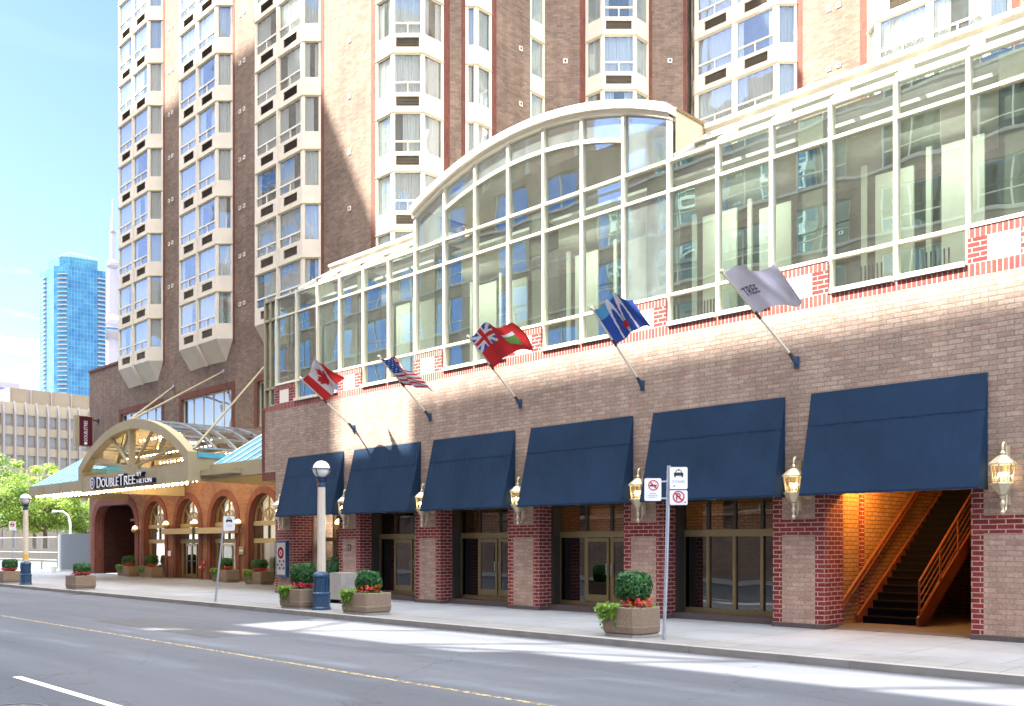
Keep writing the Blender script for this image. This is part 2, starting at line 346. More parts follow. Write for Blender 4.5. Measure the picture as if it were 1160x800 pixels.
# ------------------------------------------------------------------ geometry helpers
class MB:
    def __init__(s): s.v = []; s.f = []; s.m = []; s.mats = []
    def mi(s, mat):
        mat = M[mat] if isinstance(mat, str) else mat
        if mat not in s.mats: s.mats.append(mat)
        return s.mats.index(mat)
    def face(s, pts, mat):
        b = len(s.v); s.v += [tuple(p) for p in pts]; s.f.append(tuple(range(b, b+len(pts)))); s.m.append(s.mi(mat))
    def poly(s, verts, faces, mat):
        b = len(s.v); s.v += [tuple(p) for p in verts]; k = s.mi(mat)
        for f in faces: s.f.append(tuple(b+i for i in f)); s.m.append(k)
    def box(s, x0, x1, y0, y1, z0, z1, mat):
        s.poly([(x0,y0,z0),(x1,y0,z0),(x1,y1,z0),(x0,y1,z0),(x0,y0,z1),(x1,y0,z1),(x1,y1,z1),(x0,y1,z1)],
               [(0,3,2,1),(4,5,6,7),(0,1,5,4),(1,2,6,5),(2,3,7,6),(3,0,4,7)], mat)
    def prism(s, pts2, z0, z1, mat, cap=True):
        n = len(pts2); v = [(x,y,z0) for x,y in pts2]+[(x,y,z1) for x,y in pts2]
        f = [(i,(i+1)%n,n+(i+1)%n,n+i) for i in range(n)]
        if cap: f += [tuple(range(n-1,-1,-1)), tuple(range(n,2*n))]
        s.poly(v, f, mat)
    def bar(s, p, q, w, h, mat, up=(0,0,1)):
        p = Vector(p); q = Vector(q); d = (q-p).normalized(); up = Vector(up)
        if abs(d.dot(up)) > .98: up = Vector((0,1,0))
        a = d.cross(up).normalized()*(w/2); b = a.cross(d).normalized()*(h/2)
        v = [p-a-b, p+a-b, p+a+b, p-a+b, q-a-b, q+a-b, q+a+b, q-a+b]
        s.poly(v, [(0,1,2,3),(7,6,5,4),(0,4,5,1),(1,5,6,2),(2,6,7,3),(3,7,4,0)], mat)
    def tube(s, pts, r, mat, n=8, cap=True):
        pts = [Vector(p) for p in pts]; k = len(pts)
        rs = r if isinstance(r, (list, tuple)) else [r]*k
        v = []; f = []; ref = None
        for i, p in enumerate(pts):
            d = (pts[min(i+1,k-1)]-pts[max(i-1,0)]).normalized()
            if ref is None: ref = d.orthogonal().normalized()
            ref = (ref-d*ref.dot(d)); ref = ref.normalized() if ref.length > 1e-6 else d.orthogonal().normalized()
            b = d.cross(ref)
            for j in range(n):
                t = 2*PI*j/n; v.append(p+(ref*math.cos(t)+b*math.sin(t))*rs[i])
        for i in range(k-1):
            for j in range(n):
                f.append((i*n+j, i*n+(j+1)%n, (i+1)*n+(j+1)%n, (i+1)*n+j))
        if cap: f += [tuple(range(n-1,-1,-1)), tuple((k-1)*n+j for j in range(n))]
        s.poly(v, f, mat)
    def lathe(s, c, prof, mat, n=16, ph=0.0):
        v = []; f = []; k = len(prof)
        for r, z in prof:
            for j in range(n):
                t = 2*PI*j/n+ph; v.append((c[0]+r*math.cos(t), c[1]+r*math.sin(t), c[2]+z))
        for i in range(k-1):
            for j in range(n): f.append((i*n+j, i*n+(j+1)%n, (i+1)*n+(j+1)%n, (i+1)*n+j))
        if prof[0][0] > 1e-4: f.append(tuple(range(n-1,-1,-1)))
        if prof[-1][0] > 1e-4: f.append(tuple((k-1)*n+j for j in range(n)))
        s.poly(v, f, mat)
    def sphere(s, c, r, mat, n=16, m=10):
        s.lathe(c, [(max(1e-5, r*math.sin(PI*i/m)), -r*math.cos(PI*i/m)) for i in range(m+1)], mat, n)
    def loft(s, a, b, mat, closed=False):
        n = len(a); v = list(a)+list(b); f = [(i, i+1, n+i+1, n+i) for i in range(n-1)]
        if closed: f.append((n-1, 0, n, 2*n-1))
        s.poly(v, f, mat)
    def text(s, string, size, mat, xf, extrude=0.0, align='LEFT', sx=1.0):
        """xf maps a text-plane point (x, y, z) to the world"""
        cu = bpy.data.curves.new('lettering', 'FONT'); cu.body = string; cu.size = size; cu.extrude = extrude; cu.align_x = align
        cu.resolution_u = 3
        o = bpy.data.objects.new('lettering', cu); COL.objects.link(o)
        dg = bpy.context.evaluated_depsgraph_get(); dg.update()
        me = o.evaluated_get(dg).to_mesh()
        s.poly([xf(v.co.x*sx, v.co.y, v.co.z) for v in me.vertices], [tuple(p.vertices) for p in me.polygons], mat)
        o.evaluated_get(dg).to_mesh_clear(); bpy.data.objects.remove(o); bpy.data.curves.remove(cu)
    def build(s, name, parent=None, smooth=False, off=None):
        me = bpy.data.meshes.new(name)
        off = Vector(off) if off is not None else (root_loc(parent) if parent else Vector((0,0,0)))
        me.from_pydata([tuple(Vector(p)-off) for p in s.v], [], s.f)
        for mt in s.mats: me.materials.append(mt)
        me.polygons.foreach_set('material_index', s.m)
        if smooth: me.polygons.foreach_set('use_smooth', [True]*len(s.f))
        uvl = me.uv_layers.new(name='UVMap'); uv = [0.0]*(2*len(me.loops)); co = s.v
        me.update()
        for p in me.polygons:
            n = p.normal
            if abs(n.z) > .8: a = Vector((1,0,0)); b = Vector((0,1,0))
            else:
                a = Vector((-n.y, n.x, 0)).normalized(); b = Vector((0,0,1))
                if a.x < -1e-3 or (abs(a.x) <= 1e-3 and a.y < 0): a = -a
            for li in p.loop_indices:
                q = Vector(co[me.loops[li].vertex_index]); uv[2*li] = q.dot(a); uv[2*li+1] = q.dot(b)
        uvl.data.foreach_set('uv', uv)
        o = bpy.data.objects.new(name, me); COL.objects.link(o)
        if parent is not None: o.parent = parent
        return o

def root_loc(o):
    v = Vector((0,0,0))
    while o is not None: v += o.location; o = o.parent
    return v

def tag(o, label=None, cat=None, group=None, kind=None):
    if label: o['label'] = label
    if cat: o['category'] = cat
    if group: o['group'] = group
    if kind: o['kind'] = kind
    return o

def thing(name, loc, label, cat, group=None, rz=0.0):
    o = bpy.data.objects.new(name, None); COL.objects.link(o); o.location = loc; o.rotation_euler = (0,0,rz); o.empty_display_size = .2
    return tag(o, label, cat, group)

def kids(o): return [c for c in bpy.data.objects if c.parent == o]
def copy_tree(o, parent=None):
    c = o.copy(); COL.objects.link(c)
    if parent is not None: c.parent = parent
    for ch in list(o.children): copy_tree(ch, c)
    return c

def struct(name, mb, smooth=False): return tag(mb.build(name, None, smooth), kind='structure')

F = 1061.0; HZ = 618.0; EYE = 1.8
def on_y(x, y, Y):
    """world point on the plane Y seen at photo pixel x, y"""
    u = (x-580)/F; z = Y*SQ/(1+u); return Vector((Y*(u-1)/(u+1), Y, EYE+(HZ-y)*z/F))
def cam(lat, z): return ((lat-z)/SQ, (lat+z)/SQ)      # camera-frame lateral/depth to world X, Y

def wall(mb, p, q, z0, z1, mat, holes=(), depth=.12, rmat=None):
    p = Vector(p); q = Vector(q); L = (q-p).length; d = (q-p)/L; inn = Vector((-d.y, d.x)); rmat = rmat or mat
    def P(s, z, k=0.0): return (p.x+d.x*s+inn.x*k, p.y+d.y*s+inn.y*k, z)
    ss = sorted({0.0, L, *[min(max(h[i],0),L) for h in holes for i in (0,1)]}); zs = sorted({z0, z1, *[min(max(h[i],z0),z1) for h in holes for i in (2,3)]})
    for i in range(len(ss)-1):
        for j in range(len(zs)-1):
            a, b, c, e = ss[i], ss[i+1], zs[j], zs[j+1]
            if b-a < 1e-6 or e-c < 1e-6: continue
            ms, mz = (a+b)/2, (c+e)/2
            if any(h[0] < ms < h[1] and h[2] < mz < h[3] for h in holes): continue
            mb.face([P(a,c), P(b,c), P(b,e), P(a,e)], mat)
    for a, b, c, e in holes:
        mb.face([P(a,c), P(a,c,depth), P(a,e,depth), P(a,e)], rmat); mb.face([P(b,c), P(b,e), P(b,e,depth), P(b,c,depth)], rmat)
        mb.face([P(a,e), P(a,e,depth), P(b,e,depth), P(b,e)], rmat); mb.face([P(a,c), P(b,c), P(b,c,depth), P(a,c,depth)], rmat)
# ------------------------------------------------------------------ camera, sun, sky
cd = bpy.data.cameras.new('camera'); co = bpy.data.objects.new('camera', cd); COL.objects.link(co)
co.location = (0, 0, EYE); co.rotation_euler = (R(90), 0, R(45))
cd.sensor_width = 36; cd.lens = 36*F/1160; cd.shift_y = (HZ-400)/1160; cd.clip_end = 6000; cd.clip_start = .1
scene.camera = co
SUN = Vector((-.44, -.469, .766)).normalized()
sl = bpy.data.lights.new('sun', 'SUN'); so = bpy.data.objects.new('sun', sl); COL.objects.link(so)
sl.energy = 3.8; sl.angle = R(.55); sl.color = (1, .93, .82)
so.rotation_euler = SUN.to_track_quat('Z', 'Y').to_euler(); so.location = (-40, -40, 80)
w = bpy.data.worlds.new('World'); scene.world = w; w.use_nodes = True
nt = w.node_tree
for n in list(nt.nodes): nt.nodes.remove(n)
wo = nt.nodes.new('ShaderNodeOutputWorld'); bg = nt.nodes.new('ShaderNodeBackground'); sk = nt.nodes.new('ShaderNodeTexSky')
sk.sky_type = 'NISHITA'; sk.sun_disc = False; sk.sun_elevation = math.asin(SUN.z); sk.sun_rotation = math.atan2(SUN.x, SUN.y)
sk.air_density = 1.0; sk.dust_density = .6; sk.ozone_density = 1.2
bg.inputs[1].default_value = .06
# thin cloud banks low in the sky
tc = nt.nodes.new('ShaderNodeTexCoord'); mp = nt.nodes.new('ShaderNodeMapping'); mp.inputs['Scale'].default_value = (1.6, 1.6, 9.0)
nt.links.new(tc.outputs['Generated'], mp.inputs[0])
cn = N(nt, 'ShaderNodeTexNoise', Scale=2.6, Detail=7.0, Roughness=.55); nt.links.new(mp.outputs[0], cn.inputs['Vector'])
cr = ramp(nt, cn.outputs['Fac'], .53, (0, 0, 0), .66, (1, 1, 1))
sx = nt.nodes.new('ShaderNodeSeparateXYZ'); nt.links.new(tc.outputs['Generated'], sx.inputs[0])
hr = N(nt, 'ShaderNodeMapRange'); hr.inputs[1].default_value = .17; hr.inputs[2].default_value = .36; hr.inputs[3].default_value = 1; hr.inputs[4].default_value = 0.02; hr.clamp = True
nt.links.new(sx.outputs[2], hr.inputs[0])
mm = N(nt, 'ShaderNodeMath', operation='MULTIPLY'); nt.links.new(cr.outputs[0], mm.inputs[0]); nt.links.new(hr.outputs[0], mm.inputs[1])
tn = mixc(nt, 1.0, sk.outputs[0], (.58, .61, .84), 'MULTIPLY')
cm = mixc(nt, mm.outputs[0], tn, (4.5, 4.6, 4.8))
# bright cloud added overhead, out of view, to lift the shade light
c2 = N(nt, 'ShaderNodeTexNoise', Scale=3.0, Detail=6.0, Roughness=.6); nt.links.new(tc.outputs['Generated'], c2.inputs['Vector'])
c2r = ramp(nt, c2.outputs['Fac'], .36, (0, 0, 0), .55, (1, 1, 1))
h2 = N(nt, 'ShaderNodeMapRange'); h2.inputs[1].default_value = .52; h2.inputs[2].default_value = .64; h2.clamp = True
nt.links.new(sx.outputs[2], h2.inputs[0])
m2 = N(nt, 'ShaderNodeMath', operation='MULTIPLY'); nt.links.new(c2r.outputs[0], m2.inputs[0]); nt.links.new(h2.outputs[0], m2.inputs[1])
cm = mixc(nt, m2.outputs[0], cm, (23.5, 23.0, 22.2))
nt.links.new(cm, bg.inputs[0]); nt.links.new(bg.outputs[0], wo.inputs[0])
vs = scene.view_settings; vs.view_transform = 'Standard'; vs.look = 'None'; vs.exposure = 3.08; vs.gamma = 1; vs.use_curve_mapping = False
cy = scene.cycles
cy.max_bounces = 8; cy.transparent_max_bounces = 16; cy.glossy_bounces = 4; cy.diffuse_bounces = 4; cy.caustics_reflective = False; cy.caustics_refractive = False
cy.sample_clamp_indirect = 6.0

# ------------------------------------------------------------------ ground, road, pavement
KY = 14.05          # kerb line of the hotel pavement
mb = MB(); mb.face([(-1500,-900,-.3),(900,-900,-.3),(900,1500,-.3),(-1500,1500,-.3)], 'ground'); struct('ground', mb)
mb = MB(); mb.face([(-260,1.2,-.12),(60,1.2,-.12),(60,KY,-.12),(-260,KY,-.12)], 'asphalt'); struct('road', mb)
mb = MB(); mb.face([(-112,KY+.02,-.124),(-76,KY+.02,-.124),(-76,140,-.124),(-112,140,-.124)], 'asphalt'); struct('side_street', mb)
mb = MB()
mb.box(-75.6, 40, KY+1.25, 24.2, -.28, 0, 'sidewalk')
struct('pavement', mb)
mb = MB(); mb.box(-75.6, 40, KY+.17, KY+1.246, -.28, 0.0, 'kerb_paving'); struct('kerb_paving', mb)
mb = MB()
x = -75.6
while x < 40:
    mb.box(x+.006, x+2.994, KY, KY+.165, -.28, .004, 'kerb'); x += 3.0
struct('kerb', mb)
mb = MB(); mb.box(-76, 40, 1.0, 1.2, -.28, 0, 'kerb'); mb.box(-260, 40, -4, .998, -.28, -.004, 'sidewalk'); struct('far_pavement', mb)
mb = MB()
mb.box(-190, -112.3, 22, 60, -.28, -.02, 'ground'); struct('plaza', mb)
mb = MB(); mb.face([(-74,8.2,-.116),(30,8.2,-.116),(30,8.28,-.116),(-74,8.28,-.116)], 'paint_yellow')
struct('centre_line', mb)
mb = MB()
for x0 in (-14.8, -26.8, -2.8):
    mb.face([(x0,4.5,-.116),(x0+4.2,4.5,-.116),(x0+4.2,4.62,-.116),(x0,4.62,-.116)], 'paint_white')
struct('lane_marking', mb)
mb = MB(); mc = (-11.9,3.6)
mb.lathe((mc[0],mc[1],-.117), [(.001,.0),(.36,.0),(.36,.006),(.4,.006),(.4,-.02)], 'bronze_dark', 28)
for i in range(5): mb.box(mc[0]-.2, mc[0]+.2, mc[1]-.2+i*.09, mc[1]-.17+i*.09, -.117, -.108, 'grille')
struct('manhole_cover', mb)
mb = MB(); mb.face([(-24.5,9.3,-.1165),(-18.2,9.3,-.1165),(-18.2,10.55,-.1165),(-24.5,10.6,-.1165)], 'asphalt_patch'); struct('road_patch', mb)
mb = MB()      # drain gully and a dark repair patch by the kerb
mb.box(-38.6, -37.9, KY-.42, KY-.06, -.122, -.108, 'bronze_dark')
struct('drain_cover', mb)

# ------------------------------------------------------------------ hotel tower
FH = 2.42; FZ = 12.3
HT = thing('hotel_tower', (-45, 23.6, 0), 'tall brown brick hotel tower with stacked cream bay windows above an arched entrance', 'hotel')
TW = 23.6
base_wins = [(-57.4,-51.8), (-49.3,-43.75), (-41.2,-35.6)]
BW0, BW1 = 7.6, 9.8
X0 = -62.4
mb = MB()
wall(mb, (X0,TW), (-31.67,TW), 5.6, 13.0, 'tower_brick', [(a-X0, b-X0, BW0, BW1) for a,b in base_wins], .22)
wall(mb, (-57.0,TW), (-31.67,TW), 13.0, 46, 'tower_brick')
# hidden sides, roofs
mb.face([(X0,TW,0),(X0,60,0),(X0,60,13),(X0,TW,13)], 'tower_brick'); mb.face([(-57.0,TW,13),(-57.0,60,13),(-57.0,60,46),(-57.0,TW,46)], 'tower_brick')
mb.face([(X0,TW,13),(-57.0,TW,13),(-57.0,60,13),(X0,60,13)], 'roof_grey')
mb.box(X0-.04, -56.95, TW-.06, TW+.3, 12.98, 13.12, 'dark_red')
# plan points of the recessed corner, from left wing to right wing
B4 = [cam(-5.69,39.1), cam(-4.9,38.3), cam(-3.64,38.3), cam(-2.86,39.1)]
B4 = [(-31.67,23.62), (-30.55,23.62), B4[2], (B4[2][0], B4[3][1])]
S1 = cam(-1.95,39.2)
NB = [S1, cam(-1.48,39.2), (cam(-1.48,39.2)[0], 27.55)]
CX = NB[1][0]
P5 = (CX, 29.9); P6 = (CX, 30.85)
B5 = [cam(3.3,42.08), cam(3.98,41.4), cam(5.46,41.4), cam(6.14,42.08)]
E5 = cam(7.85,42.1)
B6 = [(-24.45,36.0), (-23.85,35.4), (-19.8,35.4), (-19.2,36.0)]
B7 = [(-16.2,36.0), (-15.6,35.4), (-11.55,35.4), (-10.95,36.0)]
def lerp2(a, b, t): return (a[0]+(b[0]-a[0])*t, a[1]+(b[1]-a[1])*t)
def strip_wall(a, b, red_a, red_b, z0=11.5, z1=40):
    L = math.hypot(b[0]-a[0], b[1]-a[1]); ra = red_a/L; rb = red_b/L
    if red_a: wall(mb, a, lerp2(a,b,ra), z0, z1, 'dark_red')
    wall(mb, lerp2(a,b,ra), lerp2(a,b,1-rb), z0, z1, 'tower_brick')
    if red_b: wall(mb, lerp2(a,b,1-rb), b, z0, z1, 'dark_red')
strip_wall(B4[3], S1, .26, .18)
strip_wall(NB[2], P5, .28, 0)
strip_wall(P6, B5[0], 0, .26)
strip_wall(B5[3], E5, .16, .16)
wall(mb, E5, B6[0], 11.5, 40, 'tower_brick')
strip_wall(B6[3], B7[0], .26, .3)
strip_wall(B7[3], (2,36.0), .26, 0)
mb.face([(2,36,11.5),(2,60,11.5),(2,60,40),(2,36,40)], 'tower_brick')
mb.face([(-57.0,60,0),(2,60,0),(2,60,46),(-57.0,60,46)], 'tower_brick')
mb.poly([(x,y,40) for x,y in B4+NB+[P5,P6]+B5+[E5]+B6+B7+[(2,36),(2,60),(-31.67,60)]], [tuple(range(len(B4+NB+[P5,P6]+B5+[E5]+B6+B7)+3))], 'roof_grey')
mb.face([(-57.0,TW,46),(-31.67,TW,46),(-31.67,60,46),(-57.0,60,46)], 'roof_grey'); mb.face([(-31.67,TW,40),(-31.67,60,40),(-31.67,60,46),(-31.67,TW,46)], 'tower_brick')
TWALL = mb.build('tower_wall', HT)
# soft red edge courses beside the bays of the front wing
mb = MB()
for xx in (-51.62, -43.65, -35.68, -31.95):
    mb.box(xx, xx+.22, TW-.012, TW+.02, 12.0, 45.9, 'dark_red')
mb.build('edge_course', HT)

WCACHE = {}
def window_mesh(w, kind, var):
    key = (round(w,2), kind, var)
    if key in WCACHE: return WCACHE[key]
    mb = MB(); z0, z1 = .31*FH, .98*FH; fw = .035
    fr = 'precast' if kind == 'side' else 'white_frame'
    def fbar(xa, xb, za, zb): mb.box(xa, xb, .015, .09, za, zb, fr)
    fbar(0, fw, z0, z1); fbar(w-fw, w, z0, z1); fbar(fw, w-fw, z0, z0+fw); fbar(fw, w-fw, z1-fw, z1)
    if kind == 'unit':
        zb = .495*FH; fbar(fw, w-fw, zb-.035, zb+.035); fbar(w/2-.025, w/2+.025, z0+fw, zb-.035)
    mb.face([(fw,.06,z0+fw),(w-fw,.06,z0+fw),(w-fw,.06,z1-fw),(fw,.06,z1-fw)], 'glass_tower')
    # room behind
    D = .75
    a, b = .004, w-.004
    mb.face([(a,D,z0),(b,D,z0),(b,D,z1),(a,D,z1)], 'room_dark'); mb.face([(a,.1,z0),(a,D,z0),(a,D,z1),(a,.1,z1)], 'room_dark'); mb.face([(b,.1,z0),(b,.1,z1),(b,D,z1),(b,D,z0)], 'room_dark')
    mb.face([(a,.1,z1),(a,D,z1),(b,D,z1),(b,.1,z1)], 'room_dark'); mb.face([(a,.1,z0),(b,.1,z0),(b,D,z0),(a,D,z0)], 'room_dark')
    r = random.Random(hash((key[0]*100, len(kind), var)) % 9999)
    spans = {0: [(0,1)], 1: [(0,1)], 2: [(0,.34),(.7,1)], 3: [(0,.62)], 4: [(.3,1)], 5: [(0,1)], 6: [(0,.16),(.86,1)]}[var]
    zt = z1-.04; zl = z0+.03
    for sa, sb in spans:
        xa, xb = fw+sa*(w-2*fw), fw+sb*(w-2*fw); n = max(4, int((xb-xa)/.055)); pts = []
        for i in range(n+1):
            t = i/n; pts.append((xa+(xb-xa)*t, .135+(.025 if i % 2 else -.025)*r.uniform(.5,1.2)+.02*math.sin(i*.9)))
        mb.loft([(px,py,zl) for px,py in pts], [(px,py,zt) for px,py in pts], 'curtain')
    o = mb.build('window'); me = o.data; bpy.data.objects.remove(o); WCACHE[key] = me
    return me

GCACHE = {}
def grille_mesh(w, h):
    key = (round(w,2), round(h,2))
    if key in GCACHE: return GCACHE[key]
    mb = MB()
    mb.face([(0,.06,0),(w,.06,0),(w,.06,h),(0,.06,h)], 'room_dark')
    for i in range(6):
        z = h*(i+.15)/6; mb.face([(0,.01,z),(w,.01,z),(w,.055,z+h*.11),(0,.055,z+h*.11)], 'grille')
    mb.box(0, w, .0, .05, -.02, 0, 'precast_trim'); mb.box(0, w, 0, .05, h, h+.02, 'precast_trim')
    o = mb.build('air_grille'); me = o.data; bpy.data.objects.remove(o); GCACHE[key] = me
    return me

def place(me, name, parent, p, ang, z):
    o = bpy.data.objects.new(name, me); COL.objects.link(o); o.parent = parent
    o.location = Vector((p[0], p[1], z))-root_loc(parent); o.rotation_euler = (0,0,ang); return o

def bay(pts, specs, n, root, zb=FZ, soffit=True, trim=True):
    mb = MB(); wins = []
    for i, sp in enumerate(specs):
        if sp is None: continue
        p, q = Vector(pts[i]), Vector(pts[i+1]); L = (q-p).length; d = (q-p)/L; ang = math.atan2(d.y, d.x)
        if sp == 'side': units = [(.09, L-.09, 'side')]
        elif sp == 'one': units = [(.08, L-.08, 'unit')]
        else: m = L/2; units = [(.14, m-.11, 'unit'), (m+.11, L-.14, 'unit')]
        holes = []
        for k in range(n):
            z = zb+k*FH
            for a, b, kind in units:
                holes.append((a, b, z+.31*FH, z+.98*FH)); wins.append(('w', p+d*a, ang, z, b-a, kind))
                if kind == 'unit':
                    gw = (b-a)*(.86 if sp == 'one' else .62); gx = a+((b-a)-gw)/2 + (0 if sp == 'one' else .05)
                    holes.append((gx, gx+gw, z+.095*FH, z+.245*FH)); wins.append(('g', p+d*gx, ang, z+.095*FH, gw, .15*FH))
        wall(mb, p, q, zb, zb+n*FH, 'precast', holes, .1)
        inn = Vector((-d.y, d.x))
        for k in range(1 if soffit else 0, n+1):     # drip edge at each slab
            z = zb+k*FH
            mb.poly([(p.x-inn.x*.035,p.y-inn.y*.035,z-.045),(q.x-inn.x*.035,q.y-inn.y*.035,z-.045),(q.x,q.y,z-.045),(p.x,p.y,z-.045),
                     (p.x-inn.x*.035,p.y-inn.y*.035,z-.004),(q.x-inn.x*.035,q.y-inn.y*.035,z-.004),(q.x,q.y,z+.02),(p.x,p.y,z+.02)],
                    [(0,1,2,3),(4,7,6,5),(0,4,5,1),(1,5,6,2),(3,2,6,7),(0,3,7,4)], 'precast_trim' if trim else 'precast')
        if sp == 'two':                               # centre post between the two rooms
            c = p+d*(L/2)
            mb.poly([tuple(c-d*.05-inn*.05)+(zb,), tuple(c+d*.05-inn*.05)+(zb,), tuple(c+d*.05)+(zb,), tuple(c-d*.05)+(zb,),
                     tuple(c-d*.05-inn*.05)+(zb+n*FH,), tuple(c+d*.05-inn*.05)+(zb+n*FH,), tuple(c+d*.05)+(zb+n*FH,), tuple(c-d*.05)+(zb+n*FH,)],
                    [(0,1,5,4),(1,2,6,5),(3,0,4,7)], 'precast')
    if soffit:
        A = lerp2(pts[0], pts[3], .13); B = lerp2(pts[0], pts[3], .87); za = zb-1.05
        T = lambda p, z: (p[0], p[1], z)
        m1 = lerp2(pts[1], pts[2], .5); m0 = lerp2(pts[0], pts[3], .5)
        mb.face([T(pts[0],zb),T(A,za),T(pts[1],zb)], 'precast')
        mb.face([T(pts[1],zb),T(A,za),T(m0,za+.06),T(m1,zb+.03)], 'precast'); mb.face([T(m1,zb+.03),T(m0,za+.06),T(B,za),T(pts[2],zb)], 'precast')
        mb.face([T(pts[2],zb),T(B,za),T(pts[3],zb)], 'precast')
        mb.bar((m1[0],m1[1]-.02,zb-.02), (m0[0],m0[1],za+.02), .16, .2, 'precast')
    b = mb.build('bay_window', root)
    for wv in wins:
        if wv[0] == 'w':
            _, p, ang, z, ww, kind = wv
            var = rng.choice([0,0,0,1,5,2,3,4,6]) if kind == 'unit' else rng.choice([0,0,0,1,3,5,5,2])
            place(window_mesh(ww, kind, var), 'window', b, p, ang, z)
        else:
            _, p, ang, z, gw, gh = wv; place(grille_mesh(gw, gh), 'air_grille', b, p, ang, z)
    return b

BY = 23.0
for xa, n in ((-56.35,10), (-48.38,10), (-40.42,9)):
    bay([(xa-.6,TW), (xa,BY), (xa+4.15,BY), (xa+4.75,TW)], [None, 'two', 'side'], n, HT)
bay(B4, ['side', 'one', 'side'], 6, HT, soffit=False)
bay(NB, ['side', 'side'], 6, HT, soffit=False)
bay([P5, P6], ['side'], 6, HT, soffit=False)
bay(B5, ['side', 'one', 'side'], 6, HT, soffit=False)
bay(B6, ['side', 'two', 'side'], 6, HT, soffit=False)
bay(B7, ['side', 'two', 'side'], 6, HT, soffit=False)

# wall vents
vm = MB(); vm.box(0,.2,-.03,.01,0,.2,'white_frame'); vm.box(.06,.15,-.034,-.028,.05,.16,'sign_black')
vo = vm.build('wall_vent'); vme = vo.data; bpy.data.objects.remove(vo)
def vents(p, dang, ks, pair):
    for k in ks:
        z = FZ+k*FH+.62*FH
        place(vme, 'wall_vent', HT, p, dang, z)
        if pair: place(vme, 'wall_vent', HT, (p[0]+.42*math.cos(dang), p[1]+.42*math.sin(dang)), dang, z)
for xx in (-50.0+5.9, -42.6+6.1): pass
vents((-43.0, TW), 0, range(0,9), True); vents((-50.95, TW), 0, range(1,10), True); vents((-33.6, TW), 0, range(0,6), False)
vents((CX, 29.2), R(90), range(1,5), False)
a = lerp2(P6, B5[0], .45); vents(a, R(45), range(1,5), False)
a = lerp2(B5[3], E5, .5); vents(a, R(45), range(2,5), False)
vents((-17.9, 36.0), 0, range(3,5), True)

# windows of the base wing
for a, b in base_wins:
    mb = MB()
    mb.face([(a,TW+.16,BW0),(b,TW+.16,BW0),(b,TW+.16,BW1),(a,TW+.16,BW1)], 'glass_tower')
    wo_ = mb.build('window', HT)
    mb = MB(); n = 5
    for i in range(n+1):
        xx = a+(b-a)*i/n; mb.box(xx-.03 if i else xx, xx+.03 if i < n else xx, TW+.12, TW+.2, BW0, BW1, 'white_frame')
    mb.box(a, b, TW+.115, TW+.2, BW0, BW0+.06, 'white_frame'); mb.box(a, b, TW+.115, TW+.2, BW1-.06, BW1, 'white_frame')
    mb.build('frame', wo_)
    mb = MB()
    mb.box(a-.3, b+.3, TW-.03, TW+.01, BW1, BW1+.34, 'dark_red'); mb.box(a-.3, a, TW-.03, TW+.01, BW0, BW1, 'dark_red'); mb.box(b, b+.3, TW-.03, TW+.01, BW0, BW1, 'dark_red')
    mb.build('surround', wo_)
    mb = MB(); n = 40; pts = [(a+(b-a)*i/n, TW+.42+(.03 if i % 2 else -.03)) for i in range(n+1)]
    mb.loft([(x,y,BW0) for x,y in pts], [(x,y,BW1-.1) for x,y in pts], 'curtain'); mb.face([(a,TW+1.2,BW0),(b,TW+1.2,BW0),(b,TW+1.2,BW1),(a,TW+1.2,BW1)], 'room_dark')
    mb.build('curtain', wo_)

# ------------------------------------------------------------------ arched entrance wall
AR = [(-52.7,1.37,2.98), (-48.6,1.37,2.98), (-44.6,1.37,2.98), (-40.65,1.37,2.98)]
def arch_pts(c, hw, sp, n=16): return [(c-hw*math.cos(PI*i/n), sp+hw*math.sin(PI*i/n)) for i in range(n+1)]
DX0, DX1, DZ = -61.45, -55.35, 4.3
def drive_pts(x0, x1, zt, r=1.25, n=7):
    p = [(x0+r-r*math.cos(PI/2*i/n), zt-r+r*math.sin(PI/2*i/n)) for i in range(n+1)]
    return p+[(x1-r+r*math.sin(PI/2*i/n), zt-r+r*math.cos(PI/2*i/n)) for i in range(n+1)]
openings = [(DX0, DX1, drive_pts(DX0,DX1,DZ))]+[(c-hw, c+hw, arch_pts(c,hw,sp)) for c,hw,sp in AR]
mb = MB(); top = 5.6; x = X0
for x0, x1, prof in openings:
    mb.face([(x,TW,0),(x0,TW,0),(x0,TW,top),(x,TW,top)], 'arch_brick')
    for (xa,za),(xb,zb) in zip(prof, prof[1:]):
        if xb-xa > 1e-5: mb.face([(xa,TW,za),(xb,TW,zb),(xb,TW,top),(xa,TW,top)], 'arch_brick')
    full = [(x0,0)]+prof+[(x1,0)]
    mb.loft([(a,TW,b) for a,b in full], [(a,TW+.55,b) for a,b in full], 'ring_brick')
    x = x1
mb.face([(x,TW,0),(-32.66,TW,0),(-32.66,TW,top),(x,TW,top)], 'arch_brick')
mb.build('arcade_wall', HT)
for x0, x1, prof in openings:     # proud brick ring round each opening
    mb = MB(); wd = .34 if x1-x0 < 4 else .5
    cx = (x0+x1)/2
    full = [(x0,.0)]+prof+[(x1,.0)]
    out = []
    for i, (a, b) in enumerate(full):
        p0 = Vector(full[max(i-1,0)]); p1 = Vector(full[min(i+1,len(full)-1)]); t = (p1-p0).normalized(); nn = Vector((-t.y, t.x))
        out.append((a+nn.x*wd, max(b+nn.y*wd, 0)))
    fr = [(a,TW-.05,b) for a,b in full]; fo = [(a,TW-.05,b) for a,b in out]
    mb.loft(fr, fo, 'ring_brick'); mb.loft(fo, [(a,TW+.01,b) for a,b in out], 'ring_brick'); mb.loft(fr, [(a,TW+.02,b) for a,b in full], 'ring_brick')
    mb.build('arch_surround', HT)
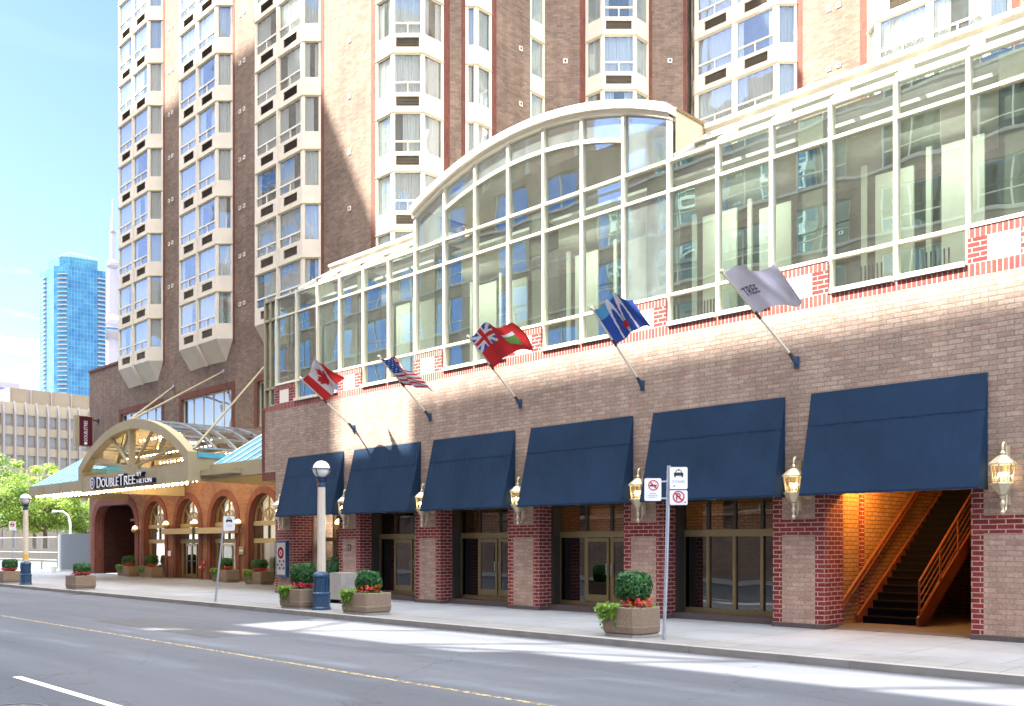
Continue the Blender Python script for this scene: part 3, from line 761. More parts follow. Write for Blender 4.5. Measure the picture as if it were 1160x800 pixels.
# driveway tunnel
mb = MB()
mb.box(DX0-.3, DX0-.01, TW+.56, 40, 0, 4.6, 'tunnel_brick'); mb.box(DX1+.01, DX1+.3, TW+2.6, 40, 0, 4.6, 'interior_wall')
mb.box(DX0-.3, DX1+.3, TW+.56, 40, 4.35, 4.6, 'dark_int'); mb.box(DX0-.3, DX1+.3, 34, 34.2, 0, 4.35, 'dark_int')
mb.box(DX0+2.9, DX1+.2, TW+3.2, TW+3.35, 0, 3.6, 'interior_wall')
mb.box(DX0+1.6, DX1-.4, TW+1.6, TW+1.75, 3.35, 3.5, 'canopy_beige')
mb.build('driveway_passage', HT)
mb = MB(); mb.box(DX0+4.0, DX0+5.3, TW+3.14, TW+3.19, 1.35, 2.55, 'lit_poster'); mb.box(DX0+3.95, DX0+5.35, TW+3.16, TW+3.195, 1.3, 2.6, 'bronze_dark')
mb.build('lit_window', HT)
# arched windows
for k, (c, hw, sp) in enumerate(AR):
    yy = TW+.34; x0, x1 = c-hw, c+hw; prof = arch_pts(c, hw, sp, 20)
    mb = MB(); pts = [(x0,yy,0.05)]+[(a,yy,b) for a,b in prof]+[(x1,yy,.05)]
    mb.face(pts, 'glass_clear'); wn = mb.build('arched_window', HT)
    mb = MB(); bar = lambda p, q, wd=.07: mb.bar((p[0],yy-.03,p[1]), (q[0],yy-.03,q[1]), .1, wd, 'bronze', up=(0,1,0))
    def arcbar(r, z0=sp):
        q = [(c-r*math.cos(PI*i/14), z0+r*math.sin(PI*i/14)) for i in range(15)]
        for s, t in zip(q, q[1:]): bar(s, t, .06)
    arcbar(hw-.03); arcbar(.62); bar((c,sp), (c,sp+hw), .06)
    for s in (-1,1):
        bar((c,sp), (c+s*.62*.6,sp+.62*.75), .05); bar((c+s*.15,sp+.1), (c+s*hw*.72,sp+hw*.68), .05)
    mb.box(x0, x1, yy-.1, yy+.05, sp-.2, sp+.02, 'canopy_beige'); mb.box(x0, x1, yy-.09, yy+.05, 1.92, 2.15, 'canopy_beige')
    nb = 5 if k != 2 else 5
    for i in range(nb):
        xx = x0+(x1-x0)*i/(nb-1); xx = min(max(xx, x0+.05), x1-.05)
        mb.box(xx-.045, xx+.045, yy-.07, yy+.03, 2.15, sp-.2, 'bronze_dark')
        if k in (1,) or i in (0,4) or (k == 3 and i in (1,3)): mb.box(xx-.05, xx+.05, yy-.07, yy+.03, 0, 1.92, 'bronze')
    mb.box(x0, x1, yy-.06, yy+.03, 0, .16, 'bronze')
    mb.build('frame', wn)
    mb = MB()    # glowing cream board standing in for the lit upper lobby
    mb.face([(x0-.1,yy+.5,1.95),(x1+.1,yy+.5,1.95),(x1+.1,yy+.5,4.6),(x0-.1,yy+.5,4.6)], 'cream_glow')
    mb.build('lobby_glow_board', wn)
    if k in (1,2):
        mb = MB()
        for dx0, dx1 in (((c-.62,c),(c,c+.62)) if k == 1 else ((c-.55,c+.75),)):
            for a, b in ((dx0,dx0+.08),(dx1-.08,dx1)): mb.box(a, b, yy-.12, yy-.06, .05, 1.9, 'bronze' if k == 1 else 'white_frame')
            mb.box(dx0+.08, dx1-.08, yy-.12, yy-.06, 1.8, 1.9, 'bronze' if k == 1 else 'white_frame'); mb.box(dx0+.08, dx1-.08, yy-.12, yy-.06, .05, .25, 'bronze' if k == 1 else 'white_frame')
            if k == 1: mb.box(dx0+.08, dx1-.08, yy-.15, yy-.12, .92, .99, 'bronze_dark')
            mb.face([(dx0+.08,yy-.09,.25),(dx1-.08,yy-.09,.25),(dx1-.08,yy-.09,1.8),(dx0+.08,yy-.09,1.8)], 'glass_door')
        mb.build('door', HT)
mb = MB()      # lobby shell
mb.box(-54.4, -38.6, TW+3.4, TW+3.5, 0, 4.7, 'interior_wall'); mb.box(-54.4, -38.6, TW+.6, TW+3.4, 4.62, 4.7, 'int_white'); mb.box(-54.4, -38.6, TW+.6, TW+3.4, -.02, .02, 'interior_floor')
mb.box(-54.5, -54.4, TW+.6, TW+3.5, 0, 4.7, 'interior_wall'); mb.box(-38.6, -38.5, TW+.6, TW+3.5, 0, 4.7, 'interior_wall')
for xx in (-53.4,-51.9,-49.6,-47.4,-45.6,-43.6,-41.6,-39.8): mb.box(xx, xx+.5, TW+3.0, TW+3.2, .02, 3.4, 'interior_pale')
mb.build('lobby', HT)
mb = MB(); mb.box(-50.6, -47.0, TW-.55, TW-.06, 2.42, 2.72, 'canopy_beige'); mb.box(-46.6, -43.0, TW-.55, TW-.06, 2.42, 2.72, 'canopy_beige'); mb.box(-46.99, -46.61, TW-.5, TW-.06, 2.44, 2.7, 'sign_black')
mb.build('door_hood', HT)
mb = MB(); mb.tube([(-46.62,TW-.18,.55),(-46.62,TW-.18,.75)], .09, 'sign_red', 10); mb.tube([(-46.62,TW-.05,.65),(-46.62,TW-.3,.65)], .06, 'brass', 8); mb.box(-46.78,-46.46,TW-.07,TW-.05,.8,1.0,'sign_red')
mb.build('fire_valve', HT)
mb = MB(); mb.box(-42.86,-42.4,TW-.09,TW-.05,1.35,1.75,'bronze'); mb.box(-42.8,-42.46,TW-.1,TW-.09,1.5,1.58,'brass'); mb.build('wall_plaque', HT)
mb = MB(); mb.box(-50.83,-50.5,TW-.09,TW-.05,1.2,1.5,'sign_white'); mb.build('wall_notice', HT)
# ------------------------------------------------------------------ hotel podium
PY = 18.9; PXL, PXR = -32.65, 2.0
PD = thing('hotel_podium', (-18, PY, 0), 'low brick hotel wing with arched glass front above a row of dark doors', 'hotel wing')
PC = [-5.85-4.2*k for k in range(7)]; PH = .615; OT = 2.95; WT = 6.95
mb = MB()
wall(mb, (PC[6]-PH,PY), (PXR,PY), OT, WT, 'tan_brick')
wall(mb, (PXL,PY), (PC[6]-PH,PY), 4.62, WT, 'tan_brick')
wall(mb, (PXL,PY), (PC[6]-PH,PY), 4.3, 4.62, 'dark_red')
mb.face([(PXL,PY,4.3),(PXL,TW,4.3),(PXL,TW,WT+.15),(PXL,PY,WT+.15)], 'tan_brick')
mb.face([(PXL,PY,4.3),(PC[6]-PH,PY,4.3),(PC[6]-PH,TW,4.3),(PXL,TW,4.3)], 'soffit')
wall(mb, (PC[0]+PH,PY), (PXR,PY), 0, OT, 'tan_brick')
mb.face([(PXR,PY,0),(PXR,36,0),(PXR,36,12),(PXR,PY,12)], 'tan_brick')
mb.box(PXR-1.9, PXR, PY+.02, PY+.3, WT, 12, 'tan_brick')
mb.build('podium_wall', PD)
mb = MB(); mb.box(PC[0]+PH+.02, PC[0]+PH+1.0, PY-.09, PY-.004, 0, 12.1, 'red_brick'); mb.build('brick_pier', PD)
# quoin column at the far end of the wing
mb = MB(); mb.box(PXL-.015, PXL+.2, PY-.012, PY+.3, 4.63, WT+.1, 'dark_red'); mb.build('quoin', PD)
# pilasters
for k, pc in enumerate(PC):
    x0, x1 = pc-PH, pc+PH; a, b = x0+.225, x1-.225; mb = MB(); y = PY
    def q(xa, xb, za, zb, mt): mb.face([(xa,y,za),(xb,y,za),(xb,y,zb),(xa,y,zb)], mt)
    q(x0, a, .1, OT-.05, 'red_brick'); q(b, x1, .1, OT-.05, 'red_brick')
    q(a, b, .1, 2.03, 'inset_brick'); q(a, b, 2.03, 2.37, 'red_brick'); q(a, b, 2.37, OT-.05, 'inset_brick')
    q(x0, x1, OT-.05, OT, 'tan_brick')
    for xx in (x0, x1):
        mb.face([(xx,y,.1),(xx,y+.85,.1),(xx,y+.85,OT),(xx,y,OT)], 'red_brick')
    p_ = mb.build('pilaster', PD)
    mb = MB(); mb.box(x0-.015, x1+.015, y-.015, y+.6, 0, .1, 'granite'); mb.build('plinth', p_)
mb = MB(); mb.box(PC[5]-.11, PC[5]+.11, PY-.02, PY-.002, 1.62, 1.84, 'bronze_dark'); mb.box(PC[5]-.08, PC[5]-.02, PY-.024, PY-.02, 1.66, 1.8, 'inset_brick'); mb.box(PC[5]+.02, PC[5]+.08, PY-.024, PY-.02, 1.66, 1.8, 'inset_brick'); mb.build('number_plaque', PD)
# opening heads
mb = MB(); mb.box(PC[6]+PH, PC[0]-PH, PY+.001, PY+.86, OT+.003, OT+.12, 'soffit'); mb.build('opening_head', PD)

# storefronts
def storefront(k, bars, door):
    x0, x1 = PC[k+1]+PH, PC[k]-PH; y = PY+.86
    mb = MB(); mb.face([(x0,y,.16),(x1,y,.16),(x1,y,2.02),(x0,y,2.02)], 'glass_door'); mb.face([(x0,y,2.18),(x1,y,2.18),(x1,y,OT),(x0,y,OT)], 'glass_clear')
    g = mb.build('storefront', PD)
    mb = MB(); mb.box(x0, x1, y-.09, y+.06, 2.02, 2.19, 'bronze'); mb.box(x0, x1, y-.05, y+.05, OT-.07, OT, 'bronze_dark'); mb.box(x0, x1, y-.05, y+.05, .14, .26, 'bronze')
    for t in bars:
        xx = x0+(x1-x0)*t; xa, xb = max(x0, xx-.04), min(x1, xx+.04)
        mb.box(xa, xb, y-.06, y+.05, .26, 2.02, 'bronze'); mb.box(xa, xb, y-.045, y+.045, 2.19, OT-.07, 'bronze_dark')
    mb.box(x0, x0+.09, y-.36, y-.1, .14, OT-.02, 'bronze_dark')
    mb.build('frame', g)
    if door:
        for a, b in door:
            xa, xb = x0+(x1-x0)*a+.05, x0+(x1-x0)*b-.05; mb = MB()
            for c, d in ((xa,xa+.07),(xb-.07,xb)): mb.box(c, d, y-.1, y-.06, .28, 2.0, 'bronze')
            mb.box(xa+.07, xb-.07, y-.1, y-.06, 1.9, 2.0, 'bronze'); mb.box(xa+.07, xb-.07, y-.1, y-.06, .28, .46, 'bronze')
            mb.face([(xa+.07,y-.08,.46),(xb-.07,y-.08,.46),(xb-.07,y-.08,1.9),(xa+.07,y-.08,1.9)], 'glass_door')
            d_ = mb.build('door', PD)
            mb = MB(); s = xb-.035 if a < .45 else xa+.035; mb.tube([(s,y-.1,1.0),(s,y-.16,1.02),(s,y-.16,1.3),(s,y-.1,1.32)], .014, 'steel', 6); mb.build('handle', d_)
    mb = MB(); mb.box(x0+.005, x1-.005, PY+.35, y+.1, 0, .14, 'granite'); mb.build('step', PD)
storefront(1, (0,.25,.5,.75,1), None)
storefront(2, (0,.34,.64,.94,1), ((.34,.64),(.64,.94)))
storefront(3, (0,.3,.6,.9,1), ((.3,.6),(.6,.9)))
storefront(4, (0,.3,.65,1), ((.3,.65),(.65,1)))
# restaurant seen dimly behind the storefronts
mb = MB(); ix0, ix1 = PC[5]-PH, PC[1]+.2
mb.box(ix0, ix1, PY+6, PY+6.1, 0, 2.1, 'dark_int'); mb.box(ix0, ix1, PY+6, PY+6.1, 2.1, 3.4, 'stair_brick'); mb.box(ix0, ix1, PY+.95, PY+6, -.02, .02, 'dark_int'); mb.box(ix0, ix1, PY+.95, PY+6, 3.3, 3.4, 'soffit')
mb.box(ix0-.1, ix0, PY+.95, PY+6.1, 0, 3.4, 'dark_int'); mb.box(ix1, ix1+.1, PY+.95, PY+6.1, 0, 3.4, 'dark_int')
r = random.Random(3)
for i in range(9):
    xx = ix0+.8+i*1.75
    mb.box(xx, xx+r.uniform(.5,1.1), PY+2.2+r.random(), PY+3.4+r.random(), .02, r.uniform(.8,1.2), 'room_dark')
    mb.box(xx+.2, xx+.5, PY+3.6, PY+3.75, 1.9, 3.3, 'stair_brick')
mb.build('restaurant_interior', PD)
# recessed side entry behind the tall lamp post
x0, x1 = PC[6]+PH, PC[5]-PH
mb = MB(); mb.box(x0-.6, x1+.0, PY+3.0, PY+3.1, 0, 3.2, 'inset_brick'); mb.box(x0+1.75, x1-.01, PY+.87, PY+1.2, 0, OT, 'inset_brick'); mb.box(x0+1.5, x0+1.74, PY+.9, PY+1.2, 0, OT, 'red_brick')
mb.box(x0, x0+.05, PY+.87, PY+3, 0, OT, 'inset_brick'); mb.box(x0, x1, PY+.87, PY+3, OT, OT+.1, 'int_white')
mb.build('entry_recess', PD)
mb = MB(); mb.face([(x0+.06,PY+1.3,.1),(x0+1.5,PY+1.3,.1),(x0+1.5,PY+1.3,OT),(x0+.06,PY+1.3,OT)], 'glass_clear'); g = mb.build('storefront', PD)
mb = MB()
for t in (.06,.75,1.42): mb.box(x0+t, x0+t+.08, PY+1.24, PY+1.36, .1, OT, 'bronze')
mb.box(x0+.14, x0+1.42, PY+1.25, PY+1.35, 1.95, 2.1, 'bronze'); mb.build('frame', g)
mb = MB(); mb.box(x0+.1, x0+1.5, PY+2.8, PY+2.95, 2.1, OT, 'cream_glow'); mb.build('lit_panel', PD)

# stair alcove
ax0, ax1 = PC[1]+PH, PC[0]-PH
mb = MB(); sx = -9.72; BK_ = PY+7.6
mb.face([(sx,PY+.86,0),(sx,BK_,0),(sx,BK_,6.4),(sx,PY+.86,6.4)], 'stair_brick')
mb.face([(sx,BK_,0),(ax1+.4,BK_,0),(ax1+.4,BK_,6.4),(sx,BK_,6.4)], 'stair_brick')
mb.face([(ax1+.4,PY+.86,0),(ax1+.4,BK_,0),(ax1+.4,BK_,6.4),(ax1+.4,PY+.86,6.4)], 'stair_brick')
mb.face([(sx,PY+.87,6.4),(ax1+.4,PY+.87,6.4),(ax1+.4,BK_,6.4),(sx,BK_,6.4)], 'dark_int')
mb.face([(sx,PY+.865,OT+.1),(ax1+.4,PY+.865,OT+.1),(ax1+.4,PY+.865,6.4),(sx,PY+.865,6.4)], 'stair_brick')
mb.box(sx+.001, sx+.02, PY+2.25, PY+2.5, 0, 4.5, 'red_brick')
mb.box(sx, ax1+.4, PY+.3, BK_, -.05, .012, 'alcove_floor')
mb.build('stair_alcove', PD)
mb = MB(); mb.box(-8.15, ax1+.36, PY+4.9, PY+5.0, .02, 2.7, 'stair_brick'); mb.box(ax1-.75, ax1-.0, PY+4.84, PY+4.9, .02, 2.2, 'dark_int'); mb.box(-9.0, ax1+.36, BK_-.12, BK_-.02, 3.0, 5.6, 'dark_int'); mb.build('recess_boards', PD)  # dark boards put the shade of recess and stair top into colour
ST = thing('staircase', (-9.1, PY+2.0, 0), 'steel stair with dark treads and rust orange railings climbing inside the brick alcove', 'staircase')
SX0, SX1 = -9.62, -8.25; SY0 = PY+2.15; run, rise, ns = .265, .172, 19
def nose(i): return SY0+i*run, rise*(i+1)
mb = MB()
for i in range(ns):
    y, z = nose(i)
    mb.box(SX0+.04, SX1-.04, y, y+.3, z-.035, z, 'tread')
    mb.box(SX0+.04, SX1-.04, y+.02, y+.035, z-rise+.0, z-.036, 'stair_dark')
mb.build('tread', ST)
for sx_ in (SX0, SX1):
    mb = MB(); y1, z1 = nose(ns-1)
    p = [(SY0-.2,0.013),(SY0+.2,.013),(y1+.35,z1-.26),(y1+.35,z1+.14),(SY0-.2,.2)]
    mb.poly([(sx_-.03,a,b) for a,b in p]+[(sx_+.03,a,b) for a,b in p], [(0,1,2,3,4),(9,8,7,6,5)]+[(i,(i+1)%5,5+(i+1)%5,5+i) for i in range(5)], 'stair_orange')
    mb.build('stringer', ST)
mb = MB(); y1, z1 = nose(ns-1); sl_ = rise/run
mb.tube([(SX1,SY0-.1,.1),(SX1,SY0-.1,1.0),(SX1,y1,1.0+(y1-SY0+.1)*sl_)], .028, 'stair_orange', 8)
for yy in (SY0+1.1, SY0+2.2, SY0+3.3):
    zz = (yy-SY0)*sl_; mb.tube([(SX1,yy,zz+.1),(SX1,yy,zz+1.05)], .026, 'stair_orange', 6)
for o_ in (.24,.42,.6,.78): mb.tube([(SX1,SY0-.1,o_+.05),(SX1,y1,o_+.05+(y1-SY0+.1)*sl_)], .014, 'stair_orange', 6)
mb.build('railing', ST)
mb = MB(); mb.tube([(sx+.1,SY0-1.1,.45),(sx+.1,y1,.45+(y1-SY0+1.1)*sl_)], .04, 'stair_orange', 8); mb.tube([(sx+.1,SY0-1.1,.3),(sx+.1,y1,.3+(y1-SY0+1.1)*sl_)], .03, 'stair_orange', 8)
for yy in (SY0-.9, SY0+.6, SY0+2.1): mb.tube([(sx,yy,.45+(yy-SY0+1.1)*sl_),(sx+.1,yy,.45+(yy-SY0+1.1)*sl_)], .014, 'stair_orange', 6)
mb.build('handrail', ST)

# --------------- upper glass front
X = [-5.15-1.4*i for i in range(21)]; NCOL = 19
ZL, ZS, ZT, ZF = 7.26, 7.95, 10.5, 11.25; GY = PY+.15; FW = .037; FY0, FY1 = PY+.07, PY+.22
AC_X = -18.45; AC_Z = 1.96; RO, RI = 11.44, 10.8
def za(x, r): return AC_Z+math.sqrt(r*r-(x-AC_X)**2)
# brick upstand with white panels below the glass
mb = MB(); mb.box(PXL+.02, PXR-1.9, PY, PY+.3, WT, WT+.19, 'red_soldier'); mb.build('sill_course', PD)
for i in range(0, 20, 3):
    xa, xb = X[i+1]+.02, X[i]-.02
    if i == 0: xb = PC[0]+PH
    mb = MB(); y = PY-.003; m0, m1 = xa+.36, xb-.36; zz0, zz1, zz2, zz3 = WT, WT+.24, ZS-.27, ZS-.08
    def q(a, b, c, d, mt, yy=y): mb.face([(a,yy,c),(b,yy,c),(b,yy,d),(a,yy,d)], mt)
    q(xa,xb,zz0,zz1,'red_soldier'); q(xa,xb,zz2,zz3,'red_soldier'); q(xa,m0,zz1,zz2,'red_brick'); q(m1,xb,zz1,zz2,'red_brick'); q(m0,m1,zz1,zz2,'white_panel')
    for xx in (xa,xb): mb.face([(xx,y,zz0),(xx,GY+.1,zz0),(xx,GY+.1,zz3),(xx,y,zz3)], 'red_brick')
    mb.face([(xa,y,zz3),(xb,y,zz3),(xb,GY,zz3),(xa,GY,zz3)], 'red_brick')
    mb.build('upstand', PD)
for i in range(NCOL):
    xa, xb = X[i+1], X[i]; pier = i % 3 == 0; arch = 6 <= i <= 12; ring_only = i in (6,12)
    a, b = xa+FW, xb-FW; zb = ZS if pier else ZL
    frost = pier and i < 13 and i > 0
    mb = MB()
    def pane(z0, z1, mt='glass_podium'): mb.face([(a,GY,z0),(b,GY,z0),(b,GY,z1),(a,GY,z1)], mt)
    if not pier: pane(ZL+.0, ZS-.05)
    pane(ZS+.05, ZT-.05, 'glass_frost' if i == 6 else 'glass_podium'); pane(ZT+.05, ZF-.05)
    if arch:
        n = 8; xs = [a+(b-a)*t/n for t in range(n+1)]
        lo, hi = ((lambda x: ZF+.05), (lambda x: za(x,RO)-.02)) if ring_only else ((lambda x: za(x,RI)+.05), (lambda x: za(x,RO)-.02))
        mb.poly([(x,GY,lo(x)) for x in xs]+[(x,GY,hi(x)) for x in xs], [(t,t+1,n+2+t,n+1+t) for t in range(n)], 'glass_frost')
        if not ring_only:
            mb.poly([(x,GY,ZF+.05) for x in xs]+[(x,GY,za(x,RI)-.05) for x in xs], [(t,t+1,n+2+t,n+1+t) for t in range(n)], 'glass_podium')
    wn = mb.build('window', PD)
    mb = MB(); y0, y1 = FY0, FY1
    ztop = ZF+.06 if not (arch or i == 5) else None
    # mullion at the near edge of the bay
    if i == 0: pass
    zt = ZF+.06
    if 6 <= i <= 13: zt = za(min(max(xb,-23.3),-13.6), RO)-.0
    zlow = ZL-.06 if not pier or (i > 0 and (i-1) % 3 != 0) else ZS-.06
    mb.box(xb-FW, xb+FW, y0-.02, y1, zlow, zt, 'white_frame')
    if i == NCOL-1: mb.box(xa-FW, xa+FW, y0-.02, y1, ZL-.06, ZF+.06, 'white_frame')
    for zc in ([ZS, ZT, ZF] if True else []):
        mb.box(a, b, y0, y1, zc-.034, zc+.034, 'white_frame')
    if not pier: mb.box(a, b, PY-.06, y1, ZL-.1, ZL, 'white_frame')
    else: mb.box(a, b, PY-.02, y0-.001, ZS-.07, ZS-.045, 'white_frame')
    if arch and not ring_only:
        n = 8; xs = [a+(b-a)*t/n for t in range(n+1)]
        for s, t in zip(xs, xs[1:]):
            v = [(s,y0,za(s,RI)-.05),(t,y0,za(t,RI)-.05),(t,y0,za(t,RI)+.05),(s,y0,za(s,RI)+.05)]
            mb.poly(v+[(p[0],y1,p[2]) for p in v], [(0,1,2,3),(7,6,5,4),(0,4,5,1),(3,2,6,7)], 'white_frame')
    mb.build('frame', wn)
# far end of the glass wing: last narrow light
mb = MB(); mb.face([(PXL+.1,GY,ZL),(X[NCOL]-FW,GY,ZL),(X[NCOL]-FW,GY,ZF),(PXL+.1,GY,ZF)], 'glass_podium'); wn = mb.build('window', PD)
mb = MB(); mb.box(PXL+.0, PXL+.1, FY0, FY1, ZL-.1, ZF+.06, 'canopy_beige')
for zc in (ZL+.6, ZT, ZF): mb.box(PXL+.1, X[NCOL]-FW, FY0, FY1, zc-.05, zc+.05, 'canopy_beige')
mb.box((PXL+X[NCOL])/2-.02, (PXL+X[NCOL])/2+.06, FY0, FY1, ZL, ZF, 'canopy_beige'); mb.build('frame', wn)
# white arch hood, roof behind and its side cheeks
mb = MB(); n = 40; XA0, XA1 = -23.42, -13.48; xs = [XA0+(XA1-XA0)*t/n for t in range(n+1)]
def hood(r0, r1, y0, y1):
    for s, t in zip(xs, xs[1:]):
        v = [(s,y0,za(s,r0)),(t,y0,za(t,r0)),(t,y0,za(t,r1)),(s,y0,za(s,r1))]
        mb.poly(v+[(p[0],y1,p[2]) for p in v], [(0,1,2,3),(7,6,5,4),(0,4,5,1),(3,2,6,7)], 'white_frame')
hood(RO-.02, RO+.1, PY+.0, PY+.3); hood(RO+.1, RO+.3, PY-.1, PY+.3)
for xx in (XA0, XA1):
    s_ = 1 if xx > AC_X else -1
    mb.face([(xx,PY-.1,za(xx,RO+.1)),(xx,PY+.3,za(xx,RO+.1)),(xx,PY+.3,za(xx,RO+.3)),(xx,PY-.1,za(xx,RO+.3))], 'white_frame')
mb.build('arch_hood', PD)
mb = MB()
mb.loft([(x,PY+.3,za(x,RO+.28)) for x in xs], [(x,PY+2.3,za(x,RO+.28)) for x in xs], 'white_frame')
mb.poly([(x,PY+2.3,za(x,RO+.28)) for x in xs]+[(XA1,PY+2.3,12),(XA0,PY+2.3,12)], [tuple(range(n+3))], 'beige_stucco')
for xx in (XA0+.01, XA1-.01):
    mb.face([(xx,PY+.3,ZF+.1),(xx,PY+.3,za(xx,RO+.28)),(xx,PY+2.3,za(xx,RO+.28)),(xx,PY+1.75,12.3)], 'beige_stucco')
    mb.bar((xx,PY+.3,za(xx,RO+.28)), (xx,PY+2.32,za(xx,RO+.28)), .06, .08, 'bronze')
mb.build('arch_roof', PD)
# lean-to glass roof with white rafters
mb = MB(); ry0, rz0, ry1, rz1 = PY+.2, ZF+.06, PY+1.6, 12.25
runs = [(X[18],X[13]-.07), (X[6]+.09,0.1)]
for (xa, xb), idx in zip(runs, (range(13,19), range(0,7))):
    mb = MB(); mb.face([(xa,ry0,rz0+.05),(xb,ry0,rz0+.05),(xb,ry1,rz1),(xa,ry1,rz1)], 'glass_roof'); rg = mb.build('glass_roof', PD)
    mb = MB()
    for i in idx:
        xx = X[i]
        if i == 13: xx -= .12
        if i == 6: xx += .14
        mb.bar((xx,ry0-.02,rz0+.06), (xx,ry1,rz1+.06), .09, .1, 'white_frame')
    mb.bar((xa,(ry0+ry1)/2+.1,(rz0+rz1)/2+.12), (xb,(ry0+ry1)/2+.1,(rz0+rz1)/2+.12), .16, .05, 'white_frame')
    mb.build('rafter_frame', rg)
mb = MB()
for xa, xb in runs:
    mb = MB(); mb.box(xa, xb, ry1-.05, ry1+.3, rz1-.05, rz1+.2, 'white_frame'); mb.box(xa, xb, ry1-.12, ry1+.34, rz1+.2, rz1+.3, 'white_frame'); mb.build('ridge_gutter', PD)
mb = MB(); mb.box(X[18], PXR, ry1+.3, 35.4, 11.8, 12.0, 'roof_grey'); mb.box(PXL+.1, X[18]-.002, PY+.25, TW-.02, ZF-.02, ZF+.06, 'roof_grey'); mb.build('flat_roof', PD)
mb = MB(); mb.face([(PXL+.05,FY1,WT+.15),(PXL+.05,TW,WT+.15),(PXL+.05,TW,ZF),(PXL+.05,FY1,ZF)], 'glass_podium'); wn = mb.build('window', PD); mb = MB()
for yy in (FY1+.9,FY1+2.2,FY1+3.5): mb.box(PXL, PXL+.1, yy, yy+.08, WT+.15, ZF+.06, 'canopy_beige')
mb.box(PXL-.01, PXL+.11, FY1, TW-.01, ZF-.02, ZF+.08, 'canopy_beige'); mb.build('frame', wn)
mb = MB(); mb.face([(X[18],ry0,rz0),(X[18],ry1,rz1),(X[18],ry1+.3,rz0)], 'white_frame'); mb.build('end_panel', PD)
# function room behind the glass
mb = MB(); mb.box(PXL+.1, PXR-.1, PY+.35, 23.3, 6.8, 7.0, 'interior_floor'); mb.box(PXL+.1, PXR-.1, 23.3, 23.4, 7, 11.8, 'interior_wall'); mb.box(PXL+.1, PXR-.1, PY+.75, 23.3, 11.0, 11.08, 'int_white')
mb.box(PXR-.3, PXR-.2, PY+.4, 23.3, 7, 11.3, 'interior_wall')
for i in range(0, 20, 3): xx = (X[i]+X[i+1])/2; mb.box(xx-.3, xx+.3, PY+.55, PY+1.15, 7, 11.3, 'interior_wall')
mb.build('function_room', PD)
r = random.Random(11)
for i in range(NCOL):
    if i % 3 == 0: continue
    mb = MB(); xa = X[i+1]+r.uniform(.5,.75); xb = X[i]+r.uniform(-.04,.1); zt = 10.15+r.uniform(-.25,.1)
    yb = PY+2.85+.2*r.random(); xa *= 1.105; xb *= 1.105; zt += .62
    mb.box(xa, xb, yb, yb+.06, 7.0, zt, 'interior_pale'); mb.box(xa-.34, xa-.22, yb-.02, yb+.06, 7, 10.9, 'interior_pale')
    mb.build('interior_screen', PD)
for i in (1,2,4,5):
    mb = MB(); xx = X[i]-.9
    mb.box(xx-.25, xx+.25, PY+.6, PY+1.0, 7.42, 7.46, 'stair_dark'); 
    for t in range(6): mb.box(xx-.25+t*.09, xx-.22+t*.09, PY+.98, PY+1.0, 7.46, 7.9, 'stair_dark')
    for s in (-.23,.23): mb.box(xx+s-.02, xx+s+.02, PY+.62, PY+.66, 7, 7.42, 'stair_dark'); mb.box(xx+s-.02, xx+s+.02, PY+.94, PY+.98, 7, 7.42, 'stair_dark')
    mb.build('dining_chair', PD)

# ------------------------------------------------------------------ awnings
AWL = ['navy blue fabric awning over the stair alcove', 'navy blue awning behind the parking sign pole over four glass panels',
       'navy awning above the double doors behind the shrub of the single planter', 'navy awning between two flagpoles above the second glazed doorway',
       'navy awning above the doorway just past the pair of planters', 'navy awning behind the white globe of the tall lamp post']
for k in range(6):
    cx = (PC[k]+PC[k+1])/2; W = 1.79
    A = thing('awning', (cx, PY, 2.85), AWL[k], 'awning', 'navy awnings over the ground floor openings')
    x0, x1 = cx-W, cx+W; yb, yf = PY-.012, PY-.56; z1, z0 = 5.08, 2.9
    mb = MB(); n = 32
    # very slightly sagging fabric
    def prof(t): return (yb+(yf-yb)*t+.018*math.sin(PI*t), z1+(z0-z1)*t)
    rows = []
    for j in range(9):
        y, z = prof(j/8); rows.append([(x0+(x1-x0)*i/n, y+(.014*abs(math.sin(PI*4*i/n))+.006*math.sin(i*2.7+k*1.3+j*.6))*math.sin(PI*j/8), z) for i in range(n+1)])
    for ra, rb in zip(rows, rows[1:]): mb.loft(ra, rb, 'navy')
    mb.loft(rows[-1], [(p[0],p[1],z0-.045) for p in rows[-1]], 'navy')
    for xx in (x0,x1):
        pr = [(xx,)+prof(j/8) for j in range(9)]
        mb.face([(xx,yb,z0-.045)]+[(xx,y,z) for _,y,z in pr]+[(xx,pr[-1][1],z0-.045)], 'navy')
    mb.build('fabric', A)
    mb = MB(); y, z = prof(.33); mb.box(x0+.004, x1-.004, y-.003, y+.003, z-.003, z+.003, 'navy'); mb.build('seam', A)
    mb = MB()
    for s, e in (((x0+.03,yf+.02,z0-.03),(x1-.03,yf+.02,z0-.03)), ((x0+.03,yf+.04,z0-.02),(x0+.03,yb,z0-.02)), ((x1-.03,yf+.04,z0-.02),(x1-.03,yb,z0-.02)), ((cx,yf+.04,z0-.02),(cx,yb,z0-.02))): mb.tube([s,e], .016, 'steel', 6)
    mb.build('frame', A)
